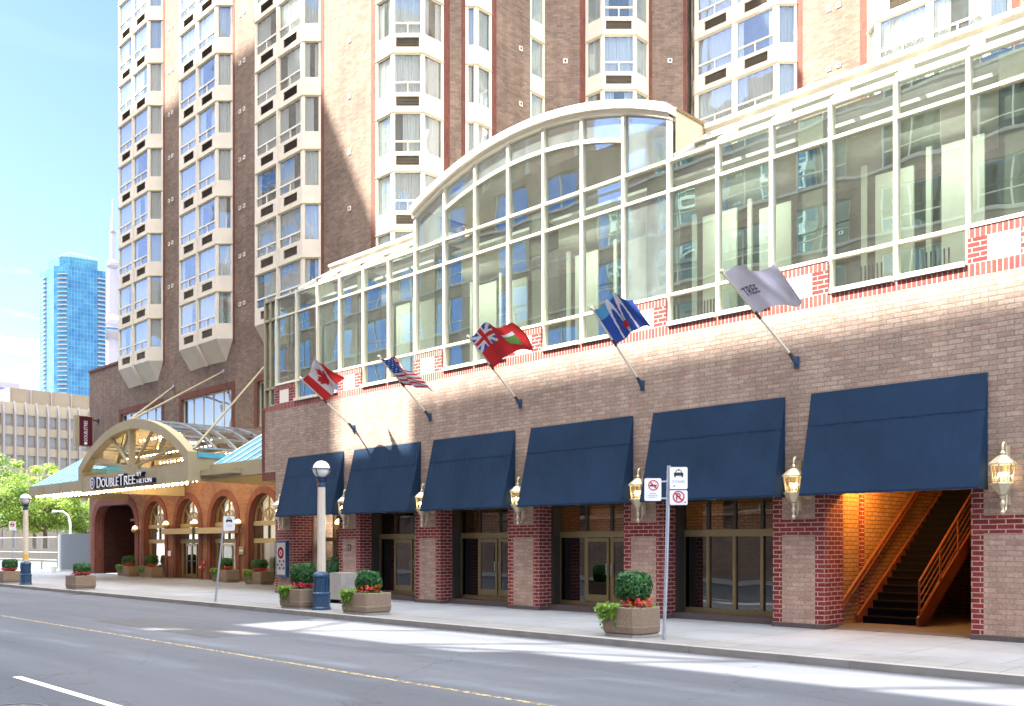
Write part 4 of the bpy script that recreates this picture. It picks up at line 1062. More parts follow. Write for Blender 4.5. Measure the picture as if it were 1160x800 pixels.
# ------------------------------------------------------------------ entrance canopy
CY0 = 18.0; cxm, chw = -43.05, 6.0
EC = thing('entrance_canopy', (cxm, CY0, 0), 'beige barrel vaulted entrance canopy with glass roof, blue metal side roofs and sign letters', 'canopy')
RA = 10.6; ZA = 7.58-RA
def zc_(x, r): return ZA+math.sqrt(max(r*r-(x-cxm)**2, 0))
cx0, cx1 = cxm-chw, cxm+chw; n = 36; xs = [cx0+2*chw*t/n for t in range(n+1)]
mb = MB()   # arch ring
ins = [cxm+(x-cxm)*.93 for x in xs]
fo = [(x,CY0,zc_(x,RA)) for x in xs]; fi = [(x,CY0,zc_(x,RA-.42)) for x in ins]
bk = lambda L, d=.42: [(p[0],p[1]+d,p[2]) for p in L]
mb.loft(fi, fo, 'canopy_beige'); mb.loft(fo, bk(fo), 'canopy_beige'); mb.loft(bk(fi), fi, 'canopy_beige'); mb.loft(bk(fo), bk(fi), 'canopy_beige')
zs = zc_(cx0,RA)
for a, b in ((cx0, ins[0]), (ins[-1], cx1)):
    s0, s1 = (zs, fi[0][2]) if a == cx0 else (fi[-1][2], zs)
    mb.poly([(a,CY0,4.5),(b,CY0,4.5),(b,CY0,s1),(a,CY0,s0),(a,CY0+.42,4.5),(b,CY0+.42,4.5),(b,CY0+.42,s1),(a,CY0+.42,s0)], [(0,1,2,3),(7,6,5,4),(1,5,6,2),(0,3,7,4),(0,4,5,1)], 'canopy_beige')
mb.build('arch_frame', EC)
mb = MB(); mb.box(ins[0]+.002, ins[-1]-.002, CY0+.03, CY0+.4, 4.47, 5.24, 'canopy_beige'); mb.build('sign_fascia', EC)
mb = MB()   # sunburst bars
hub = (cxm, 5.24)
mb.prism([(cxm-.75,CY0+.1),(cxm+.75,CY0+.1),(cxm+.75,CY0+.3),(cxm-.75,CY0+.3)], 5.24, 5.5, 'canopy_beige')
for dx in (-4.6,-2.2,0,2.2,4.6):
    zt = zc_(cxm+dx,RA-.42); mb.bar((cxm+dx*.1,CY0+.2,5.45), (cxm+dx,CY0+.2,zt), .1, .12 if dx else .3, 'canopy_beige', up=(0,1,0))
mb.build('sunburst', EC)
mb = MB()   # glass vault
xr = xs[1:-1]
mb.loft([(x,CY0+.42,zc_(x,RA-.06)) for x in xr], [(x,TW-.06,zc_(x,RA-.06)) for x in xr], 'glass_roof'); vg = mb.build('glass_vault', EC)
mb = MB()
for t in range(1,5):
    y = CY0+.42+(TW-CY0-.5)*t/5
    for a, b in zip(xr, xr[1:]): mb.bar((a,y,zc_(a,RA)), (b,y,zc_(b,RA)), .07, .07, 'steel')
for t in range(0,n+1,4):
    x = min(max(xs[t], xr[0]), xr[-1]); mb.bar((x,CY0+.42,zc_(x,RA)), (x,TW-.06,zc_(x,RA)), .07, .07, 'steel')
mb.build('glazing_bar', vg)
for s, a in ((-1,cx0),(1,cx1)):
    mb = MB(); mb.box(min(a,a-s*.2), max(a,a-s*.2), CY0+.421, TW-.06, 4.5, zs-.22, 'canopy_beige'); mb.build('side_wall', EC)
    mb = MB(); mb.box(min(a+s*.05,a-s*.25), max(a+s*.05,a-s*.25), CY0+.425, TW-.06, zs-.218, zs-.0, 'blue_roof'); mb.build('valley_gutter', EC)
# wings
wl = -56.4
mb = MB(); mb.box(wl, cx0-.002, CY0+.02, CY0+.3, 4.55, 5.08, 'canopy_beige'); mb.box(wl, wl+.28, CY0+.301, TW-.06, 4.55, 5.08, 'canopy_beige')
for xx in (-54.2,-51.6): mb.box(xx, xx+.05, CY0+.012, CY0+.021, 4.55, 5.08, 'canopy_dark')
mb.build('wing_fascia', EC); mb = MB(); mb.box(cx1+.002, PXL-.02, 19.0, 19.3, 4.62, 5.2, 'canopy_beige'); mb.box(cx1+.01, cx1+2.6, CY0+.55, 18.99, 4.72, 4.95, 'canopy_beige')
mb.build('wing_fascia', EC)
def seam_roof(x0, x1, ya, za_, yb, zb):
    mb = MB(); mb.poly([(x0,ya,za_),(x1,ya,za_),(x1,yb,zb),(x0,yb,zb),(x0,yb,za_),(x1,yb,za_)], [(0,1,2,3),(0,3,4),(1,5,2),(0,4,5,1),(3,2,5,4)], 'blue_roof')
    x = x0+.03
    while x < x1: mb.bar((x,ya,za_+.03), (x,yb,zb+.03), .2, .035, 'seam_blue'); x += .85
    mb.build('metal_roof', EC)
seam_roof(wl+.1, cx0-.06, CY0+.15, 5.085, 21.8, 7.35)
seam_roof(cx1+.08, PXL-.06, 19.1, 5.205, 22.4, 7.3)
mb = MB(); mb.box(wl+.28, cx0, CY0+.3, TW-.06, 4.86, 4.9, 'soffit'); mb.build('soffit', EC); mb = MB(); mb.box(cx1, PXL-.02, 19.3, TW-.06, 5.22, 5.26, 'soffit'); mb.build('soffit', EC); mb = MB(); mb.box(cx0+.2,cx1-.2,CY0+.45,CY0+1.5,4.72,4.78,'soffit'); mb.build('soffit', EC)
# rods
for a, b in (((cxm-.3,CY0+.2,7.62),(-50.3,TW,10.65)), ((cxm,CY0+.2,7.62),(-44.6,TW,10.75)), ((cx1-.1,CY0+.3,5.85),(-39.6,TW,10.9))):
    mb = MB(); mb.tube([a,b], .05, 'canopy_beige', 8); mb.tube([(b[0],b[1]-.04,b[2]),(b[0],b[1]+.01,b[2])], .12, 'steel', 8); mb.build('tie_rod', EC)
# lamp strings
def bulbs(p, q, nb, r_=.055):
    mb = MB()
    for i in range(nb):
        t = (i+.5)/nb; mb.sphere([p[j]+(q[j]-p[j])*t for j in range(3)], r_, 'warm_bulb', 6, 4)
    o = mb.build('bulb_chain', EC); return o
bm0 = MB(); bm0.sphere((0,0,0), .062, 'warm_bulb', 8, 6); bo_ = bm0.build('light_bulb'); bme = bo_.data; bpy.data.objects.remove(bo_)
def edge_bulbs(p, q, nb, r_=0):
    for i in range(nb):
        t = (i+.5)/nb; place(bme, 'light_bulb', EC, [p[j]+(q[j]-p[j])*t for j in range(2)], 0, p[2])
edge_bulbs((wl+.5,CY0+.2,4.52), (cx0,CY0+.2,4.52), 13, .065); edge_bulbs((wl+.5,CY0+1.1,4.52), (cx0,CY0+1.1,4.52), 13, .065)
edge_bulbs((cx0+.3,CY0+.2,4.42), (cx1-.3,CY0+.2,4.42), 26, .06); edge_bulbs((cx0+.3,CY0+1.3,4.66), (cx1-.3,CY0+1.3,4.66), 26, .06)
for y, z, hw_ in ((19.5,6.9,2.3),(19.8,6.2,4.6),(21.6,6.85,2.5),(21.6,6.1,4.7),(23.2,5.75,5.3),(23.2,6.6,3.3)):
    bulbs((cxm-hw_,y,z), (cxm+hw_,y,z), int(hw_*5), .045)
mb = MB()
for y in (19.8,21.6): mb.bar((cx0+.2,y,6.32), (cx1-.2,y,6.32), .16, .2, 'canopy_beige'); mb.bar((cx0+.4,y,5.95), (cx1-.4,y,5.95), .1, .12, 'canopy_beige')
mb.build('vault_beam', EC)
# sign lettering
mb = MB(); ly = CY0-.16
def word(s, x, z, size, W=1.0):
    cu = bpy.data.curves.new('t', 'FONT'); cu.body = s; cu.size = size; o = bpy.data.objects.new('t', cu); COL.objects.link(o); bpy.context.view_layer.update(); sxx = W/o.dimensions.x
    bpy.data.objects.remove(o); bpy.data.curves.remove(cu)
    mb.text(s, size, 'letter_white', lambda a, b, c: (x+a, ly-c-.006, z+b), .012, sx=sxx)
    mb.text(s, size*1.07, 'letter_navy', lambda a, b, c: (x-.02+a*.985, ly+.1-c*1.0, z-.015+b), .09, sx=sxx)
zz = 4.58
word('D', -46.3, zz, .76, .5); word('OUBLE', -45.72, zz, .6, 1.98); word('T', -43.68, zz, .76, .52); word('REE', -43.12, zz, .6, 1.2)
word('BY', -41.7, zz+.33, .27, .5); word('HILTON', -41.7, zz, .29, 1.5)
mb.tube([(-46.8,ly,4.83),(-46.8,ly+.16,4.83)], .33, 'letter_navy', 20); 
mb.lathe((0,0,0), [(0.001,0)], 'letter_white', 3) if False else None
for r0 in (.24,):
    k_ = 18; ring = [(-46.8+.28*math.cos(2*PI*i/k_), ly-.012, 4.83+.28*math.sin(2*PI*i/k_)) for i in range(k_)]; rin = [(-46.8+.23*math.cos(2*PI*i/k_), ly-.012, 4.83+.23*math.sin(2*PI*i/k_)) for i in range(k_)]
    mb.loft(ring, rin, 'letter_white', True)
mb.text('D', .34, 'letter_white', lambda a, b, c: (-46.97+a, ly-.012-c, 4.71+b), .004)
mb.build('sign_lettering', EC)

# blade sign on the tower corner
BS = thing('blade_sign', (-60.9, 22.8, 8), 'narrow dark maroon vertical blade sign with white letters on the brick corner', 'sign')
mb = MB(); mb.box(-61.1,-60.75,22.1,23.2,8.06,9.96,'canopy_beige'); mb.box(-60.749,-60.73,22.36,23.16,8.1,9.92,'sign_maroon'); mb.build('sign_box', BS)
mb = MB(); mb.text('DOUBLETREE', .3, 'letter_white', lambda a, b, c: (-60.722+c, 22.84-b, 8.36+a), .004, sx=.72)
mb.tube([(-60.73,22.74,8.24),(-60.715,22.74,8.24)], .1, 'letter_white', 12); mb.build('lettering', BS)
mb = MB(); mb.box(-61.0,-60.85,23.2,TW,9.7,9.78,'sign_black'); mb.box(-61.0,-60.85,23.2,TW,8.2,8.28,'sign_black'); mb.box(-61.05,-60.8,TW-.1,TW,9.62,9.86,'sign_black'); mb.build('bracket', BS)

# ------------------------------------------------------------------ lanterns on the pilasters
def make_lantern():
    L = thing('wall_lantern', (0,0,0), '', 'lantern')
    h = 6; ph = PI/6
    mb = MB(); mb.lathe((0,0,.42), [(.02,-.06),(.07,-.04),(.1,0),(.19,.12),(.215,.15),(.215,.17),(.17,.18)], 'brass', h, ph); mb.build('gallery', L)
    mb = MB(); mb.lathe((0,0,.6), [(.165,0),(.205,.33)], 'glass_lantern', h, ph)
    mb.f = mb.f[:h]; mb.m = mb.m[:h]; g = mb.build('glass', L)
    mb = MB()
    for i in range(h):
        t = 2*PI*i/h+ph; mb.bar((.165*math.cos(t),.165*math.sin(t),.6), (.205*math.cos(t),.205*math.sin(t),.93), .022, .022, 'brass')
    mb.build('glazing_bar', g)
    mb = MB(); mb.lathe((0,0,.93), [(.2,0),(.245,.0),(.245,.03),(.2,.07),(.11,.15),(.08,.17),(.03,.19),(.05,.22),(.035,.25),(.02,.27),(.028,.3),(.01,.33)], 'brass', h, ph)
    mb.build('roof_cap', L)
    mb = MB(); mb.lathe((0,0,0), [(.005,0),(.04,.03),(.045,.06),(.025,.1),(.03,.16),(.05,.2),(.045,.24),(.025,.28),(.05,.33),(.06,.36)], 'brass', 10); mb.build('finial', L)
    mb = MB(); pts = []
    for i in range(10):
        t = PI*i/9; pts.append((0, .09-.09*math.cos(t), 1.24+.11*math.sin(t)))
    pts += [(0,.19,1.15),(0,.19,.3),(0,.17,.15),(0,.12,.08)]
    mb.tube(pts, .026, 'brass', 8); mb.box(-.06,.06,.2,.24,.2,1.3,'brass'); mb.build('bracket', L)
    mb = MB()
    for i in range(3):
        t = 2*PI*i/3; mb.tube([(.06*math.cos(t),.06*math.sin(t),.62),(.06*math.cos(t),.06*math.sin(t),.72)], .014, 'globe', 6); mb.sphere((.06*math.cos(t),.06*math.sin(t),.755), .034, 'candle', 8, 6)
    mb.build('candle_bulb', L)
    return L
lan = make_lantern()
LL = ['largest brass wall lantern on the pilaster beside the stair alcove and red pier', 'brass wall lantern on the pilaster between the stair alcove and the four glass panels',
      'brass wall lantern behind the lone round prohibition notice of the sign pole', 'brass wall lantern between the awnings above the single planter doorway', 'brass wall lantern between the second and third awning past the lamp post',
      'brass wall lantern on the pilaster with the small number plaque', 'brass wall lantern above the framed menu case at the corner of the arched entrance']
for k, pc in enumerate(PC):
    o = lan if k == 0 else copy_tree(lan)
    o.location = (pc+.02, PY-.24, 2.36); o['label'] = LL[k]; o['group'] = 'brass lanterns on the pilasters'

# small gilt sconces on the arcade piers
def make_sconce():
    S = thing('wall_sconce', (0,0,0), '', 'sconce')
    mb = MB(); mb.lathe((0,0,0), [(.02,0),(.14,.04),(.2,.12),(.2,.2),(.14,.22)], 'gold', 14); mb.build('bowl', S)
    mb = MB(); mb.lathe((0,0,.22), [(.13,0),(.16,.05),(.1,.16),(.02,.2)], 'sconce_lit', 12); mb.build('lamp_shade', S)
    mb = MB(); mb.tube([(0,0,.05),(0,.18,.02),(0,.22,.1)], .03, 'gold', 8); mb.build('bracket', S)
    return S
sc0 = make_sconce()
SL = ['gilt bowl sconce between the driveway opening and the first arch', 'gilt bowl sconce on the pier between the first and second arched windows', 'gilt bowl sconce on the pier between the two middle arches above the door hoods', 'gilt bowl sconce on the pier beside the taxi sign and last arch', 'gilt bowl sconce in the recessed entry behind the tall lamp post']
for k, (xx, yy, zz) in enumerate([(-54.75,TW-.28,2.55),(-50.65,TW-.28,2.75),(-46.6,TW-.6,2.75),(-42.63,TW-.28,2.7),(PC[6]+PH+2.1,PY+.6,2.35)]):
    o = sc0 if k == 0 else copy_tree(sc0); o.location = (xx,yy,zz); o['label'] = SL[k]; o['group'] = 'gilt sconces at the entrance'

# menu case
MC = thing('menu_case', (PC[6]+.02,PY-.05,1), 'blue framed poster case with red printed motif on the corner pilaster', 'poster case')
mx = PC[6]; mb = MB(); mb.box(mx-.36,mx+.36,PY-.14,PY-.004,.62,1.98,'lamp_blue'); mb.build('case', MC)
mb = MB(); mb.box(mx-.3,mx+.3,PY-.146,PY-.141,.7,1.9,'poster_paper'); r = random.Random(5)
for i in range(16):
    t = 2*PI*i/16; mb.box(mx+.16*math.cos(t)-.05,mx+.16*math.cos(t)+.05,PY-.15,PY-.147,1.52+.17*math.sin(t)-.05,1.52+.17*math.sin(t)+.05,'petal_red')
mb.box(mx-.05,mx+.05,PY-.15,PY-.147,1.46,1.57,'sign_red')
for i in range(4):
    for j in range(3): mb.box(mx-.27+i*.14,mx-.16+i*.14,PY-.15,PY-.147,.9+j*.13,.99+j*.13,'bronze_dark' if (i+j)%2 else 'concrete')
mb.build('poster', MC)

# ------------------------------------------------------------------ flags
def inside(pt, poly):
    x, y = pt; c = False; n = len(poly)
    for i in range(n):
        x1, y1 = poly[i]; x2, y2 = poly[(i+1) % n]
        if (y1 > y) != (y2 > y) and x < (x2-x1)*(y-y1)/(y2-y1)+x1: c = not c
    return c
half = [(0,-.5),(.09,-.3),(.2,-.36),(.16,-.12),(.3,-.24),(.34,-.16),(.47,-.19),(.42,-.02),(.5,.02),(.26,.2),(.29,.3),(.03,.26),(.03,.5)]
LEAF = half+[(-a,b) for a,b in reversed(half[1:])]
def f_canada(s, t):
    if t < .25 or t > .75: return 'flag_red'
    return 'flag_red' if inside(((t-.5)*2.2,(s-.5)*1.25), LEAF) else 'flag_white'
def f_stripes(s, t):
    if t < .42 and s < .54:
        return 'flag_white' if (int(s*26)+int(t*30)) % 4 == 0 and int(s*26) % 2 == 0 else 'flag_blue'
    return 'flag_red' if int(s*13) % 2 == 0 else 'flag_white'
def f_ensign(s, t):
    if t < .5 and s < .5:
        u, v = t/.5, s/.5
        if abs(u-.5) < .07 or abs(v-.5) < .1: return 'flag_red'
        if abs(u-.5) < .13 or abs(v-.5) < .2 or abs(u-v) < .1 or abs(u+v-1) < .1: return 'flag_white'
        return 'flag_blue'
    if .66 < t < .86 and .3 < s < .72: return 'leaf_mid' if s > .42 else 'flag_white'
    return 'flag_red'
def f_city(s, t):
    if inside(((t-.5)*4.2,(s-.74)*3.0), LEAF): return 'flag_red'
    for c in (-1,1):
        r = math.hypot((t-.5-c*.13)/.11, (s-1.02)/.9)
        if .85 < r < 1.18 and s < .97: return 'flag_white'
    if s < .1 and .3 < t < .7: return 'flag_sky'
    return 'flag_blue' if s > .3 or t > .35 else 'flag_sky'
def f_lilac(s, t): return 'flag_lilac' if (t+s*.3) % .9 > .06 else 'flag_white'
def flag(label, bx, tip, pat, fly, L, amp, seed, text=None, hoist=.44):
    B = Vector((bx, PY-.03, 5.82)); T = Vector(tip)
    A = thing('flagpole', (bx, PY, 5.82), label, 'flag', 'flags on angled poles along the brick wall')
    mb = MB(); d = (T-B).normalized(); mb.tube([B+d*.25, T], .028, 'white_frame', 8); mb.tube([B, B+d*.27], .04, 'bronze_dark', 8); mb.tube([B+d*1.3,B+d*1.5], .034, 'bronze_dark', 8); mb.sphere(T, .05, 'brass', 8, 6); mb.build('pole', A)
    mb = MB(); mb.box(bx-.06,bx+.06,PY-.035,PY-.004,5.68,5.93,'lamp_blue'); mb.tube([B+Vector((0,.0,-.05)), B+d*.16], .048, 'lamp_blue', 8); mb.build('bracket', A)
    P0 = T-d*.06; H = (B-T)*hoist; fl = Vector(fly).normalized()*L; nrm = H.cross(fl).normalized(); ns, nt_ = 44, 72
    def P(s, t):
        return (P0+H*s*(1-.12*t)+fl*t+nrm*(amp*(t**.8)*math.sin(7.5*t+2.4*s+seed)+.35*amp*t*math.sin(15*t-4*s+seed*2))
                + Vector((0,0,-.22*t*t*L))+H*(.16*t*math.sin(6*t+seed)+.05*math.sin(9*t+5*s+seed)*t))
    mb = MB()
    for i in range(ns):
        for j in range(nt_):
            s0, s1, t0, t1 = i/ns, (i+1)/ns, j/nt_, (j+1)/nt_
            mb.face([P(s0,t0),P(s0,t1),P(s1,t1),P(s1,t0)], pat((s0+s1)/2,(t0+t1)/2))
    f_ = mb.build('flag_cloth', A, True)
    if text:
        mb = MB(); mb.text(text, .3, 'flag_text', lambda a, b, c: P(min(max(.62-b/1.05,0),1), min(max(.06+a/2.0,0),1))+nrm*(.008+c), .004)
        mb.text(text, .3, 'flag_text', lambda a, b, c: P(min(max(.62-b/1.05,0),1), min(max(.06+a/2.0,0),1))-nrm*(.012+c), .004)
        mb.build('flag_lettering', f_)
    return A
flag('red and white maple leaf flag on an angled pole above the lamp post awning', -26.55, (-26.6,16.8,7.28), f_canada, (.8,.1,.6), 1.35, .2, .3)
flag('striped flag with blue starry canton on an angled pole beside the sunlit wall patch', -22.5, (-22.5,16.9,7.42), f_stripes, (.75,.35,-.12), 1.0, .16, 1.4)
flag('mostly red ensign flag with a small cross canton on an angled pole', -18.55, (-18.6,16.93,7.4), f_ensign, (.88,.12,.42), 1.5, .22, 2.2)
flag('blue flag with white tower outline and red leaf on an angled pole', -14.27, (-14.3,16.95,7.4), f_city, (.8,.25,.42), 1.05, .2, .9)
flag('pale lilac flag with dark lettering on the pole nearest the red pier', -10.08, (-10.75,16.95,7.53), f_lilac, (.9,.15,.2), 1.1, .15, 3.3, 'TREE')
# ------------------------------------------------------------------ plants
def leaf(mb, c, d, size, mat, r):
    d = Vector(d).normalized(); a = d.orthogonal().normalized(); b = d.cross(a); t = r.uniform(0, 2*PI)
    u = (a*math.cos(t)+b*math.sin(t))*size; v = d.cross(u).normalized()*size*.55
    c = Vector(c); mb.face([c-u*.5, c+v*.5, c+u*.5, c-v*.5], mat)
def rdir(r):
    z = r.uniform(-1,1); t = r.uniform(0,2*PI); s = math.sqrt(1-z*z); return Vector((s*math.cos(t), s*math.sin(t), z))
def foliage_ball(name, parent, c, rad, n, size, mats, seed, square=.35):
    r = random.Random(seed); mb = MB(); c = Vector(c)
    bumps = [(rdir(r), r.uniform(-.2,.16)) for _ in range(22)]
    for i in range(n):
        d = rdir(r); k = 1.0/max(abs(d.x),abs(d.y),abs(d.z))*square+(1-square)
        k *= 1+sum(h*max(0,d.dot(b))**9 for b,h in bumps)
        depth = r.random()**.5 if i % 3 else 1.0; depth = .72+.3*depth
        p = c+Vector((d.x*rad[0], d.y*rad[1], d.z*rad[2]))*k*depth
        leaf(mb, p, d+rdir(r)*.9, size*r.uniform(.6,1.3), mats[0] if r.random() < .8 else mats[1], r)
    mb.lathe(c, [(.001,-rad[2]*.7),(rad[0]*.7,-rad[2]*.45),(rad[0]*.78,.0),(rad[0]*.7,rad[2]*.45),(.001,rad[2]*.72)], mats[0], 10)
    return mb.build(name, parent)
def make_planter(w, d, h, ch, wide):
    P = thing('planter', (0,0,0), '', 'planter'); mb = MB()
    def ring(s, z, k): return [(x*s,y*s,z) for x,y in k]
    W, D = w/2, d/2; k = [(-W+ch,-D),(W-ch,-D),(W,-D+ch),(W,D-ch),(W-ch,D),(-W+ch,D),(-W,D-ch),(-W,-D+ch)]
    levels = [(.9,.05),(.97,.08),(1,.2),(1,.205),(.985,.215),(.985,h-.02),(.97,h),(.84,h),(.82,h-.08)]
    rr = [ring(s,z,k) for s,z in levels]
    for a, b in zip(rr, rr[1:]): mb.loft(a, b, 'aggregate', True)
    mb.poly(rr[-1], [tuple(range(8))], 'soil'); mb.build('box', P)
    mb = MB(); mb.prism([(x*.93,y*.93) for x,y in k], 0, .049, 'concrete'); mb.build('plinth', P)
    return P
def make_shrub(seed, rad, stem, mat='leaf_dark'):
    S = thing('topiary_shrub', (0,0,0), '', 'shrub'); foliage_ball('crown', S, (0,0,stem+rad[2]), rad, 2600, .072, (mat,'leaf_mid'), seed)
    mb = MB(); mb.tube([(0,0,-.05),(.01,0,stem*.6),(0,.01,stem+rad[2])], [.035,.028,.02], 'bark', 7); mb.build('stem', S); return S
def make_flowers(w, d, seed, cols):
    Fl = thing('flower_bed', (0,0,0), '', 'flowers'); r = random.Random(seed)
    mb = MB(); 
    for i in range(420):
        x, y = r.uniform(-.5,.5)*w, r.uniform(-.5,.5)*d; z = r.uniform(.0,.12)
        leaf(mb, (x,y,z), (r.uniform(-1,1),r.uniform(-1,1),1.2), r.uniform(.05,.09), 'leaf_mid' if r.random() < .7 else 'leaf_lime', r)
    mb.build('foliage', Fl); mb = MB()
    for i in range(64):
        x = r.uniform(-.05,.5)*w; y = r.uniform(-.52,.3)*d; z = r.uniform(.12,.26); m = r.choice(cols)
        for j in range(9):
            leaf(mb, (x+r.uniform(-.035,.035),y+r.uniform(-.035,.035),z+r.uniform(-.02,.03)), rdir(r)+Vector((0,0,.8)), r.uniform(.035,.06), m, r)
    mb.build('blossoms', Fl); return Fl
def make_vine(w, d, h, seed):
    V = thing('trailing_vine', (0,0,0), '', 'vine'); r = random.Random(seed); mb = MB(); st = MB()
    for k in range(24):
        if k % 6: x0, y0, ox, oy = -w/2*r.uniform(.1,.98), -d/2*.93, 0, -1
        else: x0, y0, ox, oy = -w/2*.9, d/2*r.uniform(-1,.6), -1, 0
        drop = r.uniform(.06,.5)*(1 if k % 4 else .7); pts = []
        for i in range(9):
            t = i/8; pts.append(Vector((x0+ox*(.07+.03*math.sin(t*3)), y0+oy*(.06+.03*math.sin(t*3)), .1*math.sin(t*PI*.6)-drop*t*t))+Vector((r.uniform(-.02,.02),r.uniform(-.02,.02),0)))
        pts[0] = Vector((x0*.8, y0*.8, .03)); st.tube(pts, .005, 'leaf_mid', 4)
        for p in pts:
            for j in range(4): leaf(mb, p+Vector((r.uniform(-.06,.06),r.uniform(-.05,.03),r.uniform(-.05,.06))), Vector((r.uniform(-.6,.6),-1,r.uniform(.1,1))), r.uniform(.05,.085), 'leaf_lime' if r.random() < .75 else 'leaf_mid', r)
    mb.build('leaves', V); st.build('leaf_stem', V); return V
pl_small = make_planter(1.0,.86,.58,.14,False); pl_mid = make_planter(1.12,.84,.56,.03,False); pl_long = make_planter(1.5,.75,.6,.06,True)
sh_ball = make_shrub(1, (.34,.34,.31), .22); sh_box = make_shrub(2, (.33,.33,.29), .1); sh_two = make_shrub(3, (.32,.34,.32), .14); sh_three = make_shrub(9, (.36,.33,.27), .08)
fl_r = make_flowers(.85,.66,4,('petal_red','petal_red','petal_orange','petal_pink')); fl_p = make_flowers(.9,.66,5,('petal_pink','petal_pink','petal_red'))
vn_m = make_vine(1.0,.8,.5,6); vn_l = make_vine(1.35,.7,.5,8)
PLS = [  # x, y, planter, shrub, flowers, vine, where
 (-11.55,14.92,pl_small,sh_ball,fl_r,vn_m,'beside the three sign pole'),
 (-20.22,14.78,pl_mid,sh_box,fl_r,vn_m,'on the doorway side of the tall lamp post'),
 (-23.32,14.78,pl_mid,sh_two,fl_p,vn_m,'touching the blue base of the tall lamp post'),
 (-39.85,14.72,pl_mid,sh_three,fl_p,None,'alone by the kerb in front of the arches'),
 (-48.9,14.72,pl_mid,sh_box,fl_p,None,'by the distant lamp post at the picture edge'),
 (-54.3,22.75,pl_long,sh_box,fl_r,vn_l,'at the mouth of the dark driveway'),
 (-50.9,22.6,pl_long,sh_two,fl_r,vn_l,'below the first arched window'),
 (-42.3,22.5,pl_long,sh_box,fl_r,vn_l,'beside the glazed single entrance door'),
 (-38.6,22.2,pl_long,sh_three,fl_p,vn_l,'below the last arched window near the poster case')]
used = set()
def take(o, loc, label, group, rz=0.0, sc=None):
    c = copy_tree(o) if o in used else o; used.add(o)
    c.location = loc; c['label'] = label; c['group'] = group; c.rotation_euler = (0,0,rz)
    if sc: c.scale = sc
    return c
for i, (x, y, p, s, f, v, where) in enumerate(PLS):
    hh = .56 if p is not pl_long else .6
    take(p, (x,y,.004), 'pebbled concrete planter '+where, 'concrete planters on the pavement')
    take(s, (x+(.0 if p is not pl_long else -.1), y+.05, hh-.08), 'clipped green shrub in the planter '+where, 'clipped shrubs in the planters', i*.8, (1.0, 1.0, .96+.03*(i%3)))
    take(f, (x+.04, y, hh-.08), ('red' if f is fl_r else 'pink')+' flowers in the planter '+where, 'flowers in the planters')
    if v: take(v, (x, y, hh-.02), 'lime green vine trailing over the planter '+where, 'vines in the planters')
# dark potted shrubs inside the recessed entry
x0 = PC[6]+PH
bs = thing('potted_bush', (x0+2.55, PY+.2, 0), 'dark bush in a low pot in the shaded recess behind the lamp post', 'bush')
foliage_ball('crown', bs, (x0+2.5,PY+.25,.95), (.36,.36,.5), 900, .09, ('leaf_dark','leaf_dark'), 12); mb = MB(); mb.lathe((x0+2.5,PY+.25,.02), [(.2,0),(.28,.35),(.26,.36),(.22,.3),(.01,.3)], 'bronze_dark', 14); mb.build('pot', bs)

# ------------------------------------------------------------------ street furniture
def make_lamp():
    L = thing('street_lamp', (0,0,0), '', 'street lamp')
    mb = MB(); ph = PI/8
    mb.lathe((0,0,0), [(.27,0),(.27,.06),(.245,.09),(.245,.4),(.26,.42),(.26,.47),(.225,.5),(.215,.9),(.235,.92),(.235,.97),(.2,1.03),(.12,1.07),(.1,1.07)], 'lamp_blue', 8, ph)
    for i in range(8):
        t = 2*PI*i/8; mb.box(.205*math.cos(t)-.012+.012*math.cos(t), .205*math.cos(t)+.012+.012*math.cos(t), .205*math.sin(t)-.012+.012*math.sin(t), .205*math.sin(t)+.012+.012*math.sin(t), .52, .9, 'lamp_blue')
    mb.build('base', L)
    mb = MB(); mb.lathe((0,0,0), [(.125,1.02),(.11,3.42),(.1,3.44)], 'lamp_pole', 8, ph); mb.build('pole', L)
    mb = MB(); mb.lathe((0,0,3.43), [(.1,0),(.115,.02),(.115,.1),(.09,.13),(.14,.2),(.16,.24),(.06,.26)], 'lamp_blue', 12); mb.box(-.03,.03,-.125,-.1,3.49,3.55,'sign_red'); mb.build('collar', L)
    mb = MB(); mb.sphere((0,0,3.93), .245, 'globe', 24, 14); g = mb.build('globe', L, True)
    mb = MB(); rr = .262
    mb.tube([(rr*math.cos(2*PI*i/24),rr*math.sin(2*PI*i/24),3.94) for i in range(25)], .016, 'lamp_blue', 6)
    for a in range(4):
        t = a*PI/2+.4; mb.tube([(rr*math.sin(q)*math.cos(t),rr*math.sin(q)*math.sin(t),3.93-rr*math.cos(q)) for q in [PI/2*i/8+.05 for i in range(9)]], .012, 'lamp_blue', 6)
    mb.build('cage', g); return L
l1 = make_lamp(); l1.location = (-22.33,14.78,0); l1['label'] = 'tall cream lamp post with white globe and blue fluted base between two planters'; l1['group'] = 'globe lamp posts by the kerb'
l2 = copy_tree(l1); l2.location = (-46.3,14.65,0); l2['label'] = 'distant globe lamp post carrying a yellow sticker before the trees'
st = MB(); st.tube([(-46.3,14.65,1.15),(-46.3,14.65,1.4)], .128, 'yellow_sticker', 8); o = st.build('sticker', l2)

